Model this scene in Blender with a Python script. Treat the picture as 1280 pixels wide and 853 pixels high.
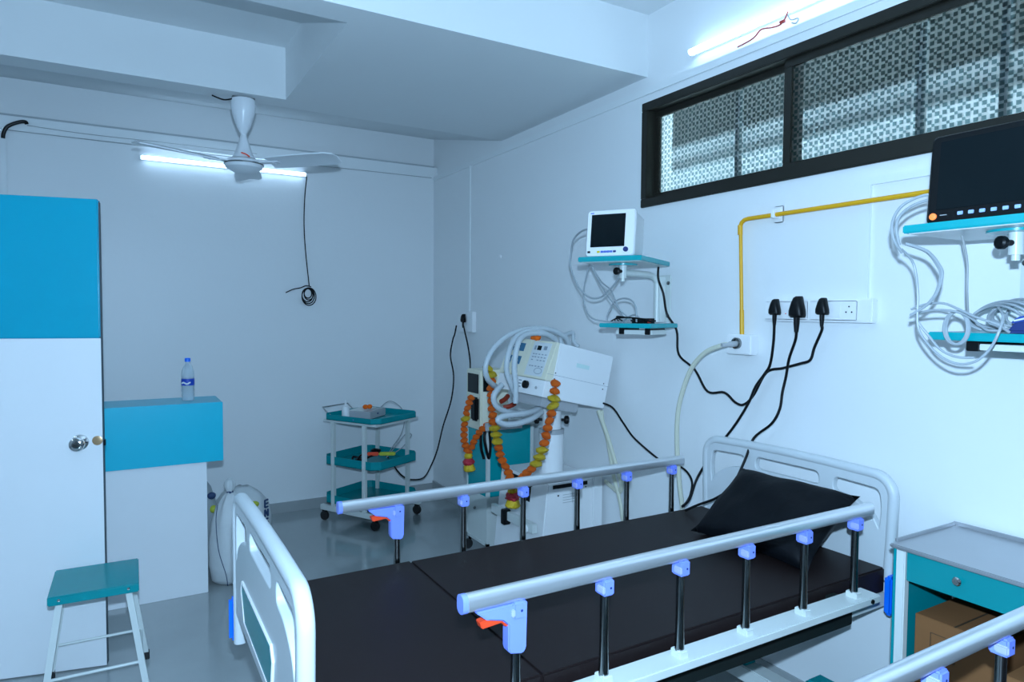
import bpy, bmesh, math, random
from mathutils import Vector, Matrix
random.seed(7)
PI = math.pi
S = bpy.context.scene
for o in list(bpy.data.objects):
    bpy.data.objects.remove(o)
C = S.collection

# ---------------------------------------------------------------- camera
H = 1.55
cam_d = bpy.data.cameras.new('camera'); cam = bpy.data.objects.new('camera', cam_d); C.objects.link(cam)
yaw, pitch, roll = math.radians(30.22), math.radians(-2.467), math.radians(0.417)
fw = Vector((math.sin(yaw)*math.cos(pitch), math.cos(yaw)*math.cos(pitch), math.sin(pitch)))
rt = Vector((math.cos(yaw), -math.sin(yaw), 0)); up = rt.cross(fw)
r2 = math.cos(roll)*rt + math.sin(roll)*up; u2 = -math.sin(roll)*rt + math.cos(roll)*up
M = Matrix((r2, u2, -fw)).transposed().to_4x4(); M.translation = Vector((0, 0, H))
cam.matrix_world = M
cam_d.sensor_fit = 'HORIZONTAL'; cam_d.sensor_width = 36; cam_d.lens = 36*845.0/1280
cam_d.clip_start = .05; cam_d.clip_end = 100
S.camera = cam

# ---------------------------------------------------------------- world, lights, exposure
w = bpy.data.worlds.new('world'); S.world = w; w.use_nodes = True
wn = w.node_tree.nodes; bg = wn['Background']
bg.inputs[0].default_value = (.62, .82, .92, 1); bg.inputs[1].default_value = 4.2
S.view_settings.view_transform = 'Standard'; S.view_settings.look = 'None'
S.view_settings.gamma = 1; S.view_settings.use_curve_mapping = False
S.view_settings.exposure = 1.06
COOL = (.40, .72, 1.0)
def area(name, loc, rot, sx, sy, power, col=COOL):
    l = bpy.data.lights.new(name, 'AREA'); l.shape = 'RECTANGLE'; l.size = sx; l.size_y = sy
    l.energy = power; l.color = col
    o = bpy.data.objects.new(name, l); C.objects.link(o); o.location = loc; o.rotation_euler = rot
    return o
# camera flash: a small lamp on top of the camera, pointing where it looks
fl = bpy.data.lights.new('camera_flash', 'SPOT'); fl.energy = 158; fl.color = (.46, .715, 1.0)
fl.shadow_soft_size = .02; fl.spot_size = math.radians(155); fl.spot_blend = .25
flo = bpy.data.objects.new('camera_flash', fl); C.objects.link(flo)
flo.matrix_world = M; flo.location = Vector((0, 0, H)) + u2*.15 + r2*.01 - fw*.02
TUBE_E = 3.6                 # emission of the two tubes in view; the two out of view are added fill, set brighter

# ---------------------------------------------------------------- materials
def newmat(name):
    m = bpy.data.materials.new(name); m.use_nodes = True
    return m, m.node_tree.nodes, m.node_tree.links, m.node_tree.nodes['Principled BSDF']
def paint(name, col, rough=.5, metal=0., var=.04, scale=8., bump=0., bscale=60., spec=.5, coat=0.):
    m, n, l, b = newmat(name)
    b.inputs['Roughness'].default_value = rough; b.inputs['Metallic'].default_value = metal
    b.inputs['Specular IOR Level'].default_value = spec; b.inputs['Coat Weight'].default_value = coat
    tc = n.new('ShaderNodeTexCoord'); nz = n.new('ShaderNodeTexNoise'); nz.inputs['Scale'].default_value = scale
    nz.inputs['Detail'].default_value = 4
    l.new(tc.outputs['Object'], nz.inputs['Vector'])
    rp = n.new('ShaderNodeMapRange'); rp.inputs['To Min'].default_value = 1-var; rp.inputs['To Max'].default_value = 1+var
    l.new(nz.outputs['Fac'], rp.inputs['Value'])
    mx = n.new('ShaderNodeVectorMath'); mx.operation = 'SCALE'; mx.inputs[0].default_value = col
    l.new(rp.outputs[0], mx.inputs['Scale']); l.new(mx.outputs[0], b.inputs['Base Color'])
    if bump:
        n2 = n.new('ShaderNodeTexNoise'); n2.inputs['Scale'].default_value = bscale; l.new(tc.outputs['Object'], n2.inputs['Vector'])
        bp = n.new('ShaderNodeBump'); bp.inputs['Strength'].default_value = bump; bp.inputs['Distance'].default_value = .01
        l.new(n2.outputs['Fac'], bp.inputs['Height']); l.new(bp.outputs[0], b.inputs['Normal'])
    return m
WALL = paint('wall_paint', (.80, .82, .83), .42, var=.02, scale=1.5, bump=.05, bscale=35, spec=.35)
CEIL = paint('ceiling_paint', (.74, .77, .78), .8, var=.03, scale=1.2)
TRIM = paint('trim_paint', (.80, .83, .84), .5, var=.02)
def floor_mat():
    m, n, l, b = newmat('polished_grey_floor')
    tc = n.new('ShaderNodeTexCoord'); nz = n.new('ShaderNodeTexNoise'); nz.inputs['Scale'].default_value = 2.5; nz.inputs['Detail'].default_value = 8
    l.new(tc.outputs['Object'], nz.inputs['Vector'])
    cr = n.new('ShaderNodeValToRGB'); cr.color_ramp.elements[0].color = (.30, .33, .335, 1); cr.color_ramp.elements[1].color = (.41, .44, .44, 1)
    l.new(nz.outputs['Fac'], cr.inputs[0]); l.new(cr.outputs[0], b.inputs['Base Color'])
    b.inputs['Roughness'].default_value = .10; b.inputs['Specular IOR Level'].default_value = .75
    return m
FLOOR = floor_mat()
BASEB = paint('baseboard_stone', (.36, .385, .39), .25, var=.06)
TEALG = paint('teal_laminate', (.0, .36, .52), .25, var=.03, spec=.5)
TEALC = paint('teal_counter_laminate', (.0, .50, .68), .3, var=.03)
TEALS = paint('teal_shelf_enamel', (.0, .34, .38), .25, var=.03)
TEALD = paint('teal_drawer_enamel', (.0, .24, .26), .3, var=.03)
TEAL = paint('teal_enamel', (.0, .27, .30), .25, var=.05, spec=.25)
WHITE = paint('white_laminate', (.82, .84, .86), .35, var=.015)
WENAM = paint('white_enamel', (.66, .70, .68), .3, var=.04)
ABS = paint('pale_bed_plastic', (.60, .64, .66), .35, var=.03)
CREAM = paint('cream_plastic', (.74, .72, .58), .4, var=.03)
WPL = paint('white_plastic', (.84, .85, .86), .35, var=.02)
GREYPL = paint('grey_plastic', (.42, .44, .46), .4, var=.05)
LBLUE = paint('light_blue_plastic', (.22, .30, .95), .35, var=.03)
LILAC = paint('pale_lilac_plastic', (.42,.46,.85), .4)
BLUE = paint('bright_blue_plastic', (.0, .16, .85), .35, var=.03)
NAVY = paint('navy_fabric', (.01, .03, .16), .7, var=.1)
RED = paint('red_plastic', (.85, .07, .02), .4, var=.05)
DRED = paint('dull_red_plastic', (.45,.04,.03), .5)
EDGE = paint('door_edge_shade', (.06,.09,.11), .5)  # shade on the door's end face, painted in as a dark colour
BLACK = paint('black_plastic', (.004, .005, .006), .4, var=.1, spec=.2)
RUBBER = paint('black_rubber', (.012, .012, .013), .7, var=.1)
SCREEN = paint('dark_glass_screen', (.003, .007, .009), .12, var=.02, spec=.18)
CHROME = paint('chrome', (.62, .62, .62), .14, metal=1, var=.03)
DCHROME = paint('dark_chrome', (.25, .26, .26), .18, metal=1, var=.05)
ALU = paint('brushed_aluminium', (.72, .74, .76), .32, metal=.75, var=.03)
STEEL = paint('stainless_sheet', (.46, .47, .49), .35, metal=.7, var=.05)
COPPER = paint('brass_latch', (.55, .36, .20), .35, metal=.6, var=.05)
def leather():
    m, n, l, b = newmat('dark_brown_rexine')
    tc = n.new('ShaderNodeTexCoord'); nz = n.new('ShaderNodeTexNoise'); nz.inputs['Scale'].default_value = 3; nz.inputs['Detail'].default_value = 6
    l.new(tc.outputs['Object'], nz.inputs['Vector'])
    cr = n.new('ShaderNodeValToRGB'); cr.color_ramp.elements[0].color = (.011, .0065, .0065, 1); cr.color_ramp.elements[1].color = (.017, .010, .010, 1)
    l.new(nz.outputs['Fac'], cr.inputs[0]); l.new(cr.outputs[0], b.inputs['Base Color']); b.inputs['Roughness'].default_value = .5
    b.inputs['Specular IOR Level'].default_value = .22
    v = n.new('ShaderNodeTexVoronoi'); v.inputs['Scale'].default_value = 350; l.new(tc.outputs['Object'], v.inputs['Vector'])
    bp = n.new('ShaderNodeBump'); bp.inputs['Strength'].default_value = .12; bp.inputs['Distance'].default_value = .002
    l.new(v.outputs['Distance'], bp.inputs['Height']); l.new(bp.outputs[0], b.inputs['Normal'])
    return m
LEATHER = leather()
PILLOW = paint('black_pillow_rexine', (.004, .005, .007), .5, var=.15, bump=.2, bscale=25, spec=.14)
FRAMEM = paint('dark_brown_anodised', (.018, .017, .013), .35, var=.1, spec=.3)
SHSTEEL = paint('shadow_dark_steel', (.012, .017, .016), .5, var=.1, spec=.2)  # steel darkened to paint in the shadow below the rail channel
YELLOW = paint('yellow_pipe_paint', (.74, .38, .004), .4, var=.05)
HOSE = paint('ivory_hose', (.62, .62, .50), .45, var=.04)
GCABLE = paint('grey_cable', (.33, .35, .36), .45, var=.04)
MCABLE = paint('monitor_cable_grey', (.36, .40, .43), .4, var=.04)
CORR = paint('corrugated_hose', (.48, .53, .56), .35, var=.03)
KRAFT = paint('brown_cardboard', (.21, .085, .025), .8, var=.08, scale=20)
KRAFT2 = paint('lighter_cardboard', (.28, .12, .04), .8, var=.08, scale=20)
TAPE = paint('packing_line', (.06, .035, .018), .6)
ORANGE = paint('marigold_petals', (1.0, .16, .0), .75, var=.25, scale=120, bump=.8, bscale=140)
GARY = paint('yellow_tinsel', (.62, .42, .01), .5, var=.45, scale=160, bump=.6, bscale=150)
GARR = paint('crimson_tinsel', (.42, .01, .03), .4, var=.4, scale=160, bump=.6, bscale=150)
LEAF = paint('dark_green_thread', (.02, .05, .02), .6, var=.2)
SACK = paint('white_woven_sack', (.62, .65, .66), .6, var=.06, scale=30, bump=.3, bscale=18)
PATCHW = paint('blue_print', (.02, .05, .13), .6, var=.2, scale=30)
LIMEP = paint('lime_print', (.45, .50, .04), .6, var=.2, scale=30)
WATERP = None
def glassmat(name, col, rough, alpha):
    m, n, l, b = newmat(name)
    b.inputs['Base Color'].default_value = (*col, 1); b.inputs['Roughness'].default_value = rough
    tr = n.new('ShaderNodeBsdfTransparent'); tr.inputs[0].default_value = (.92, .96, .98, 1)
    mx = n.new('ShaderNodeMixShader'); mx.inputs[0].default_value = alpha
    l.new(tr.outputs[0], mx.inputs[1]); l.new(b.outputs[0], mx.inputs[2])
    l.new(mx.outputs[0], n['Material Output'].inputs[0])
    return m
PET = glassmat('clear_bottle_plastic', (.72, .80, .85), .08, .34)
def emit(name, col, st):
    m, n, l, b = newmat(name)
    b.inputs['Base Color'].default_value = (.9, .9, .9, 1)
    b.inputs['Emission Color'].default_value = (*col, 1); b.inputs['Emission Strength'].default_value = st
    return m
TUBE = emit('lit_tube', (.48, .725, 1.0), TUBE_E)
LEDO = emit('orange_indicator', (1.0, .25, .05), .5); LEDO.node_tree.nodes['Principled BSDF'].inputs['Base Color'].default_value = (.7, .16, .04, 1)
def pane_mat():
    # clear glass printed with rows of small crosses
    m, n, l, b = newmat('cross_patterned_glass')
    tc = n.new('ShaderNodeTexCoord'); sp = n.new('ShaderNodeSeparateXYZ'); l.new(tc.outputs['Object'], sp.inputs[0])
    P = .047
    def math_(op, a, c=None):
        x = n.new('ShaderNodeMath'); x.operation = op
        for i, q in enumerate((a, c)):
            if q is None: continue
            if isinstance(q, (int, float)): x.inputs[i].default_value = q
            else: l.new(q, x.inputs[i])
        return x.outputs[0]
    def cross(off):
        ds = []
        for ax in ('Y', 'Z'):
            t = math_('ADD', math_('DIVIDE', sp.outputs[ax], P), off+100)
            ds.append(math_('ABSOLUTE', math_('SUBTRACT', math_('FRACT', t), .5)))
        hA = math_('MULTIPLY', math_('LESS_THAN', ds[0], .40), math_('LESS_THAN', ds[1], .10))
        vA = math_('MULTIPLY', math_('LESS_THAN', ds[1], .40), math_('LESS_THAN', ds[0], .10))
        return math_('MAXIMUM', hA, vA)
    mask = math_('MAXIMUM', cross(0.), cross(.5))
    b.inputs['Base Color'].default_value = (.05, .06, .06, 1); b.inputs['Roughness'].default_value = .08
    tr = n.new('ShaderNodeBsdfRefraction'); tr.inputs['Color'].default_value = (.50, .62, .64, 1); tr.inputs['Roughness'].default_value = .35; tr.inputs['IOR'].default_value = 1.06
    clear = n.new('ShaderNodeMixShader'); clear.inputs[0].default_value = .10
    l.new(tr.outputs[0], clear.inputs[1]); l.new(b.outputs[0], clear.inputs[2])
    tl = n.new('ShaderNodeBsdfTranslucent'); tl.inputs[0].default_value = (.75, .85, .88, 1)
    tr2 = n.new('ShaderNodeBsdfRefraction'); tr2.inputs['Color'].default_value = (1, 1, 1, 1); tr2.inputs['Roughness'].default_value = .35; tr2.inputs['IOR'].default_value = 1.06
    fr = n.new('ShaderNodeMixShader'); fr.inputs[0].default_value = .93
    l.new(tl.outputs[0], fr.inputs[1]); l.new(tr2.outputs[0], fr.inputs[2])
    mx = n.new('ShaderNodeMixShader'); l.new(mask, mx.inputs[0]); l.new(clear.outputs[0], mx.inputs[1]); l.new(fr.outputs[0], mx.inputs[2])
    l.new(mx.outputs[0], n['Material Output'].inputs[0])
    return m
PANE = pane_mat()
OUTW = paint('outside_wall', (.70, .76, .80), .9, var=.10, scale=2)
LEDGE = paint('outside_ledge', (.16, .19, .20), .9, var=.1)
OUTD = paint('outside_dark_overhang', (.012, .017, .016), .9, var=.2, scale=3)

# ---------------------------------------------------------------- mesh builder
class MB:
    def __init__(s): s.bm = bmesh.new()
    def poly(s, pts, faces):
        vs = [s.bm.verts.new(p) for p in pts]
        for f in faces:
            try: s.bm.faces.new([vs[i] for i in f])
            except ValueError: pass
        return vs
    def box(s, a, b, rot=None, piv=None):
        x0, y0, z0 = a; x1, y1, z1 = b
        pts = [Vector(p) for p in ((x0,y0,z0),(x1,y0,z0),(x1,y1,z0),(x0,y1,z0),(x0,y0,z1),(x1,y0,z1),(x1,y1,z1),(x0,y1,z1))]
        if rot is not None:
            pv = Vector(piv) if piv else (Vector(a)+Vector(b))/2
            pts = [pv + rot @ (p-pv) for p in pts]
        s.poly(pts, [(0,3,2,1),(4,5,6,7),(0,1,5,4),(1,2,6,5),(2,3,7,6),(3,0,4,7)])
        return s
    def hexa(s, lo, hi):
        s.poly([Vector(p) for p in lo+hi], [(0,3,2,1),(4,5,6,7),(0,1,5,4),(1,2,6,5),(2,3,7,6),(3,0,4,7)]); return s
    def rings(s, rings, cap=True, closed=False):
        n = len(rings[0]); rv = [[s.bm.verts.new(p) for p in r] for r in rings]
        m = len(rv)
        for i in range(m if closed else m-1):
            a, b = rv[i], rv[(i+1) % m]
            for j in range(n):
                s.bm.faces.new((a[j], a[(j+1)%n], b[(j+1)%n], b[j]))
        if cap and not closed:
            s.bm.faces.new(list(reversed(rv[0]))); s.bm.faces.new(rv[-1])
        return s
    def cyl(s, p, q, r, r2=None, seg=14):
        p, q = Vector(p), Vector(q); d = (q-p).normalized(); r2 = r if r2 is None else r2
        a = d.orthogonal().normalized(); b = d.cross(a)
        return s.rings([[c + rr*(math.cos(t)*a + math.sin(t)*b) for t in [2*PI*k/seg for k in range(seg)]] for c, rr in ((p, r), (q, r2))])
    def lathe(s, prof, c=(0,0,0), axis=(0,0,1), seg=20):
        c = Vector(c); d = Vector(axis).normalized(); a = d.orthogonal().normalized(); b = d.cross(a)
        return s.rings([[c + d*z + max(r, 1e-4)*(math.cos(t)*a + math.sin(t)*b) for t in [2*PI*k/seg for k in range(seg)]] for r, z in prof])
    def sweep(s, path, sec, upv=(0,0,1), closed=False):
        # sec: list of (u,v); u along side vector, v along up vector
        path = [Vector(p) for p in path]; n = len(path); rg = []
        upv = Vector(upv)
        for i, p in enumerate(path):
            if closed: t = (path[(i+1)%n]-path[i-1])
            else: t = path[min(i+1,n-1)]-path[max(i-1,0)]
            t.normalize(); side = t.cross(upv)
            if side.length < 1e-4: side = t.orthogonal()
            side.normalize(); u = side.cross(t).normalized()
            rg.append([p + a*side + b*u for a, b in sec])
        return s.rings(rg, closed=closed)
    def tube(s, path, r, seg=8, smooth=6, radf=None):
        P = spline(path, smooth) if smooth > 1 and len(path) > 2 else [Vector(p) for p in path]
        n = len(P); rg = []; prev = None
        for i, p in enumerate(P):
            t = (P[min(i+1,n-1)]-P[max(i-1,0)]).normalized()
            if prev is None: a = t.orthogonal().normalized()
            else:
                a = prev - t*prev.dot(t)
                a = a.normalized() if a.length > 1e-5 else t.orthogonal().normalized()
            prev = a; b = t.cross(a); rr = r if radf is None else r*radf(i)
            rg.append([p + rr*(math.cos(q)*a + math.sin(q)*b) for q in [2*PI*k/seg for k in range(seg)]])
        return s.rings(rg)
    def prism(s, outline, vec):
        vec = Vector(vec); A = [Vector(p) for p in outline]; n = len(A)
        va = [s.bm.verts.new(p) for p in A]; vb = [s.bm.verts.new(p+vec) for p in A]
        s.bm.faces.new(list(reversed(va))); s.bm.faces.new(vb)
        for i in range(n): s.bm.faces.new((va[i], va[(i+1)%n], vb[(i+1)%n], vb[i]))
        return s
    def ball(s, c, r, sc=(1,1,1), sub=2, jit=0):
        c = Vector(c); g = bmesh.ops.create_icosphere(s.bm, subdivisions=sub, radius=r)
        for v in g['verts']:
            f = 1 + random.uniform(-jit, jit)
            v.co = Vector((v.co.x*sc[0]*f, v.co.y*sc[1]*f, v.co.z*sc[2]*f)) + c
        return s
    def build(s, name, mat, parent=None, bevel=0., seg=2, smooth=True, local=False, angle=35):
        bmesh.ops.recalc_face_normals(s.bm, faces=s.bm.faces)
        if bevel > 0:
            es = [e for e in s.bm.edges if len(e.link_faces) == 2 and e.calc_face_angle(0) > .6]
            bmesh.ops.bevel(s.bm, geom=es, offset=bevel, segments=seg, affect='EDGES', clamp_overlap=True)
        root = parent
        if parent is not None and not local:
            while root.parent is not None: root = root.parent
            s.bm.transform(root.matrix_basis.inverted())
        me = bpy.data.meshes.new(name); s.bm.to_mesh(me); s.bm.free()
        if smooth:
            for p in me.polygons: p.use_smooth = True
            try: me.set_sharp_from_angle(angle=math.radians(angle))
            except Exception: pass
        me.materials.append(mat)
        o = bpy.data.objects.new(name, me); C.objects.link(o); o.parent = parent
        return o
def spline(path, k=6):
    P = [Vector(p) for p in path]; out = []
    for i in range(len(P)-1):
        p0, p1, p2, p3 = P[max(i-1,0)], P[i], P[i+1], P[min(i+2,len(P)-1)]
        for j in range(k):
            t = j/k
            out.append(.5*((2*p1)+(-p0+p2)*t+(2*p0-5*p1+4*p2-p3)*t*t+(-p0+3*p1-3*p2+p3)*t**3))
    out.append(P[-1]); return out
def thing(name, label, cat, loc=(0,0,0), rotz=0., group=None):
    o = bpy.data.objects.new(name, None); C.objects.link(o); o.empty_display_size = .1
    o.location = loc; o.rotation_euler = (0, 0, rotz)
    o.matrix_basis = Matrix.Translation(Vector(loc)) @ Matrix.Rotation(rotz, 4, 'Z')
    return tag(o, label, cat, group)
def tag(o, label, cat, group=None):
    o['label'] = label; o['category'] = cat
    if group: o['group'] = group
    return o
def struct(o):
    o['kind'] = 'structure'; return o
def dup(root, off, label=None, group=None, skip=()):
    r = root.copy(); C.objects.link(r); r.location = root.location + Vector(off)
    if label: r['label'] = label
    if group: r['group'] = group
    for ch in list(root.children):
        if ch.name.split('.')[0] in skip: continue
        c = ch.copy(); C.objects.link(c); c.parent = r
        for g in ch.children:
            d = g.copy(); C.objects.link(d); d.parent = c
    return r
def rrect(w, h, r, k=4):
    out = []
    for cx, cy, a0 in ((w/2-r, h/2-r, 0), (-w/2+r, h/2-r, 90), (-w/2+r, -h/2+r, 180), (w/2-r, -h/2+r, 270)):
        for i in range(k+1):
            a = math.radians(a0 + 90*i/k); out.append((cx+r*math.cos(a), cy+r*math.sin(a)))
    return out
RX = lambda a: Matrix.Rotation(a, 3, 'X'); RY = lambda a: Matrix.Rotation(a, 3, 'Y'); RZ = lambda a: Matrix.Rotation(a, 3, 'Z')

# ================================================================ ROOM
W, YB, XL, YF = 2.318, 5.31, -2.7, -2.4
struct(MB().box((XL-.2, YF-.2, -.1), (W+.2, YB+.2, 0)).build('floor', FLOOR, smooth=False))
m = MB(); m.box((XL-.2, YB, 0), (W+.2, YB+.25, 2.762)); m.box((XL-.2, YB+.070, 2.762), (W+.2, YB+.25, 3.3)); struct(m.build('wall_back', WALL, smooth=False))
struct(MB().box((XL-.2, YF-.2, 0), (XL, YB, 3.3)).build('wall_left', WALL, smooth=False))
struct(MB().box((XL, YF-.2, 0), (W+.2, YF, 3.3)).build('wall_front', WALL, smooth=False))
WY0, WY1, WZ0, WZ1 = .20, 2.672, 2.083, 2.606
m = MB()
m.box((W, YF, 0), (W+.2, YB, WZ0)); m.box((W, YF, WZ1), (W+.2, YB, 2.680)); m.box((W+.030, YF, 2.680), (W+.2, YB+.070, 3.3))
m.box((W, YF, WZ0), (W+.2, WY0, WZ1)); m.box((W, WY1, WZ0), (W+.2, YB, WZ1)); m.box((W+.002, YB-.002, 2.68), (W+.2, YB+.070, 2.762))
struct(m.build('wall_right', WALL, smooth=False))
struct(MB().box((XL, YB-.014, 0), (W, YB, .078)).build('baseboard_back', BASEB, smooth=False))
struct(MB().box((W-.012, YF, 0), (W, YB-.014, .10)).build('baseboard_right', BASEB, smooth=False))
# ceiling: main slab, dropped beam with a recess, sloping soffit to the back wall
c = struct(MB().box((XL, YF, 3.06), (W+.05, 2.68, 3.2)).build('ceiling', CEIL, smooth=False))
m = MB()
y0, y1 = 2.68, 4.19; ra, rb, rc, rx0, rx1 = 2.833, 3.647, 4.03, -1.7, .844; zs, zr = 2.75, 3.04
def q(*p): m.poly(p, [tuple(range(len(p)))])
q((XL,y0,zs),(W+.05,y0,zs),(W+.05,y0,3.15),(XL,y0,3.15))
q((XL,y0,zs),(W+.05,y0,zs),(W+.05,ra,zs),(XL,ra,zs))
q((XL,ra,zs),(rx0,ra,zs),(rx0,rc,zs),(XL,rc,zs))
q((rx1,ra,zs),(W+.05,ra,zs),(W+.05,rc,zs),(rx1,rc,zs))
q((XL,rc,zs),(W+.05,rc,zs),(W+.05,y1,zs),(XL,y1,zs))
q((rx0,ra,zs),(rx1,ra,zs),(rx1,rb,zr),(rx0,rb,zr))
q((rx0,rb,zr),(rx1,rb,zr),(rx1,rc,zr),(rx0,rc,zr))
q((rx0,rc,zs),(rx1,rc,zs),(rx1,rc,zr),(rx0,rc,zr))
q((rx1,ra,zs),(rx1,rc,zs),(rx1,rc,zr),(rx1,rb,zr))
q((rx0,ra,zs),(rx0,rc,zs),(rx0,rc,zr),(rx0,rb,zr))
q((XL,y1,zs),(W+.05,y1,zs),(W+.05,YB+.08,3.015),(XL,YB+.08,3.015))
q((XL,y0,3.25),(W+.05,y0,3.25),(W+.05,YB+.2,3.25),(XL,YB+.2,3.25))
m.build('dropped_beam', CEIL, c, smooth=False)
# plaster bands round the top of the walls, then a painted shadow line
struct(MB().box((XL, YB-.012, 2.668), (W, YB, 2.762)).build('trim_1', TRIM, smooth=False))
t2 = struct(MB().box((W-.008, YF, 2.645), (W, YB-.008, 2.680)).build('trim_2', TRIM, smooth=False))
struct(MB().box((XL, YB-.014, 2.756), (W, YB, 2.768)).build('ledge_shadow_strip', paint('ledge_shadow_paint', (.42,.45,.47), .7), smooth=False))  # grey strip paints in the shadow line above the band's ledge
# ---- window
F = struct(bpy.data.objects.new('window_1', None)); C.objects.link(F); F.location = (W, 1.8, WZ0); F.matrix_basis = Matrix.Translation(F.location)
def wbar(name, y0, y1, z0, z1, x0=-.012, x1=.05, bev=.003):
    return MB().box((W+x0, y0, z0), (W+x1, y1, z1)).build(name, FRAMEM, F, bevel=bev)
wbar('sill_rail', WY0, WY1, WZ0, WZ0+.042); wbar('head_rail', WY0, WY1, WZ1-.042, WZ1)
wbar('side_jamb', WY1-.042, WY1, WZ0+.042, WZ1-.042); wbar('side_jamb', WY0, WY0+.042, WZ0+.042, WZ1-.042)
def sash(ya, yb, x):
    s = MB(); za, zb = WZ0+.036, WZ1-.036; t = .036
    s.box((W+x, ya, za), (W+x+.024, yb, za+t)); s.box((W+x, ya, zb-t), (W+x+.024, yb, zb))
    s.box((W+x, ya, za+t), (W+x+.024, ya+t, zb-t)); s.box((W+x, yb-t, za+t), (W+x+.024, yb, zb-t))
    o = s.build('sash', FRAMEM, F, bevel=.002)
    MB().box((W+x+.009, ya+t, za+t), (W+x+.014, yb-t, zb-t)).build('pane', PANE, o, smooth=False)
sash(1.79, WY1-.03, .045); sash(.955, 1.84, .012); sash(WY0+.03, .985, .045)
# outside, seen blurred through the glass: pale wall of the next building, dark overhang, bars
og = thing('outside_wall', 'pale wall of the neighbouring building outside the high window', 'wall', (W+1.0, 1.6, 1.4))
og['kind'] = 'structure'
MB().box((W+1.0, -1.5, 1.2), (W+1.1, 5.2, 3.6)).build('wall_face', OUTW, og, smooth=False)
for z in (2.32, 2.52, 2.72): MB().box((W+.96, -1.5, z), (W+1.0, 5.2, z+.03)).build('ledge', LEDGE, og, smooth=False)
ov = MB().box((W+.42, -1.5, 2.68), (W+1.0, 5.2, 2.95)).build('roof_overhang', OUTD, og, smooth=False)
gr = thing('window_grille', 'dark bars outside the high window behind the patterned glass', 'grille', (W+.14, 1.8, WZ0))
for y in (.55, 1.10, 1.36, 2.17): MB().box((W+.12, y-.013, WZ0), (W+.14, y+.013, WZ1)).build('bar', LEDGE, gr, smooth=False)

# ================================================================ TUBE LIGHTS
TUBE_R = emit('lit_tube_window', (.48, .725, 1.0), TUBE_E*1.35)
TUBE_FILL = emit('fill_tube', (.48, .725, 1.0), TUBE_E*5.6)  # for the two added tubes out of view that brighten the room
def tube_light(name, a, b, out, label, mat=None):
    a, b, out = Vector(a), Vector(b), Vector(out); d = (b-a).normalized()
    t = thing(name, label, 'light', (a+b)/2)
    n = MB(); u = Vector((0,0,1))
    lo = [a-u*.012-out*.0, b-u*.012, b-u*.012+out*.02, a-u*.012+out*.02]; hi = [p+u*.024 for p in lo]
    n.hexa(lo, hi); n.build('batten', WPL, t, bevel=.003)
    n = MB(); n.cyl(a+out*.032, b+out*.032, .0135, seg=14); n.build('tube', mat or TUBE, t)
    for e, s in ((a, -1), (b, 1)):
        n = MB(); n.box(tuple(e-Vector((.012,.012,.016))+out*.018), tuple(e+Vector((.012,.012,.016))+out*.022)); n.build('end_cap', WPL, t, bevel=.003)
tube_light('tube_light', (.155, YB, 2.582), (1.246, YB, 2.582), (0,-1,0), 'lit tube light on the back wall behind the ceiling fan')
tube_light('tube_light', (W+.03, 2.35, 2.762), (W+.03, 1.15, 2.762), (-1,0,0), 'lit tube light above the high window on the right wall', TUBE_R)
tube_light('tube_light', (XL, 1.9, 2.6), (XL, 3.1, 2.6), (1,0,0), 'added fill tube light on the left wall outside the view', TUBE_FILL)
tube_light('tube_light', (.6, YF, 2.6), (-.6, YF, 2.6), (0,1,0), 'added fill tube light, unseen, on the wall behind the camera', TUBE_FILL)
o = MB().tube([(2.298,2.054,2.685),(2.298,1.991,2.690),(2.298,1.961,2.699),(2.298,1.931,2.716),(2.298,1.879,2.705),(2.298,1.843,2.702),(2.298,1.822,2.712),(2.305,1.81,2.745)], .0032, 6)
o.box((2.290,1.838,2.704),(2.302,1.818,2.713))
o = o.build('red_wire', DRED); tag(o, 'loose red wire hanging below the tube light over the window', 'wire')
o = MB().tube([(2.306,1.815,2.745),(2.300,1.794,2.706),(2.302,1.760,2.699),(2.298,1.766,2.682),(2.298,1.785,2.690)], .0025, 6).build('grey_wire', GCABLE)
tag(o, 'thin grey wire curl beside the red wire over the window', 'wire')

# ================================================================ CEILING FAN
fx, fy = .63, 4.12
t = thing('ceiling_fan', 'white three-blade ceiling fan hanging from the dropped beam', 'fan', (fx, fy, 2.75))
FANW = paint('fan_white', (.78, .81, .84), .3, var=.02)
MB().lathe([(.02,-.005),(.062,-.012),(.068,-.04),(.062,-.09),(.035,-.17),(.017,-.20),(.015,-.21)], (fx,fy,2.75), seg=28).build('upper_canopy', FANW, t)
MB().cyl((fx,fy,2.70),(fx,fy,2.42),.0135).build('down_rod', FANW, t)
MB().lathe([(.014,0),(.018,-.015),(.05,-.115),(.068,-.14),(.0,-.142)], (fx,fy,2.545), seg=28).build('lower_canopy', FANW, t)
MB().lathe([(.0,.035),(.06,.035),(.098,.018),(.105,0),(.098,-.02),(.06,-.042),(.0,-.05)], (fx,fy,2.375), seg=32).build('motor', FANW, t)
MB().lathe([(.1045,.004),(.108,.004),(.108,-.004),(.1045,-.004)], (fx,fy,2.375), seg=32).build('motor_band', DCHROME, t)
n = MB(); n.box((fx-.06,fy-.015,2.735),(fx+.06,fy+.015,2.75)); n.cyl((fx-.05,fy,2.74),(fx+.05,fy,2.74),.006); n.build('ceiling_hook', DCHROME, t)
n = MB(); n.tube([(fx-.02,fy-.05,2.43),(fx,fy-.07,2.42),(fx+.02,fy-.06,2.41),(fx-.01,fy-.045,2.425)], .004, 6); n.build('terminal_wire', RED, t)
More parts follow.
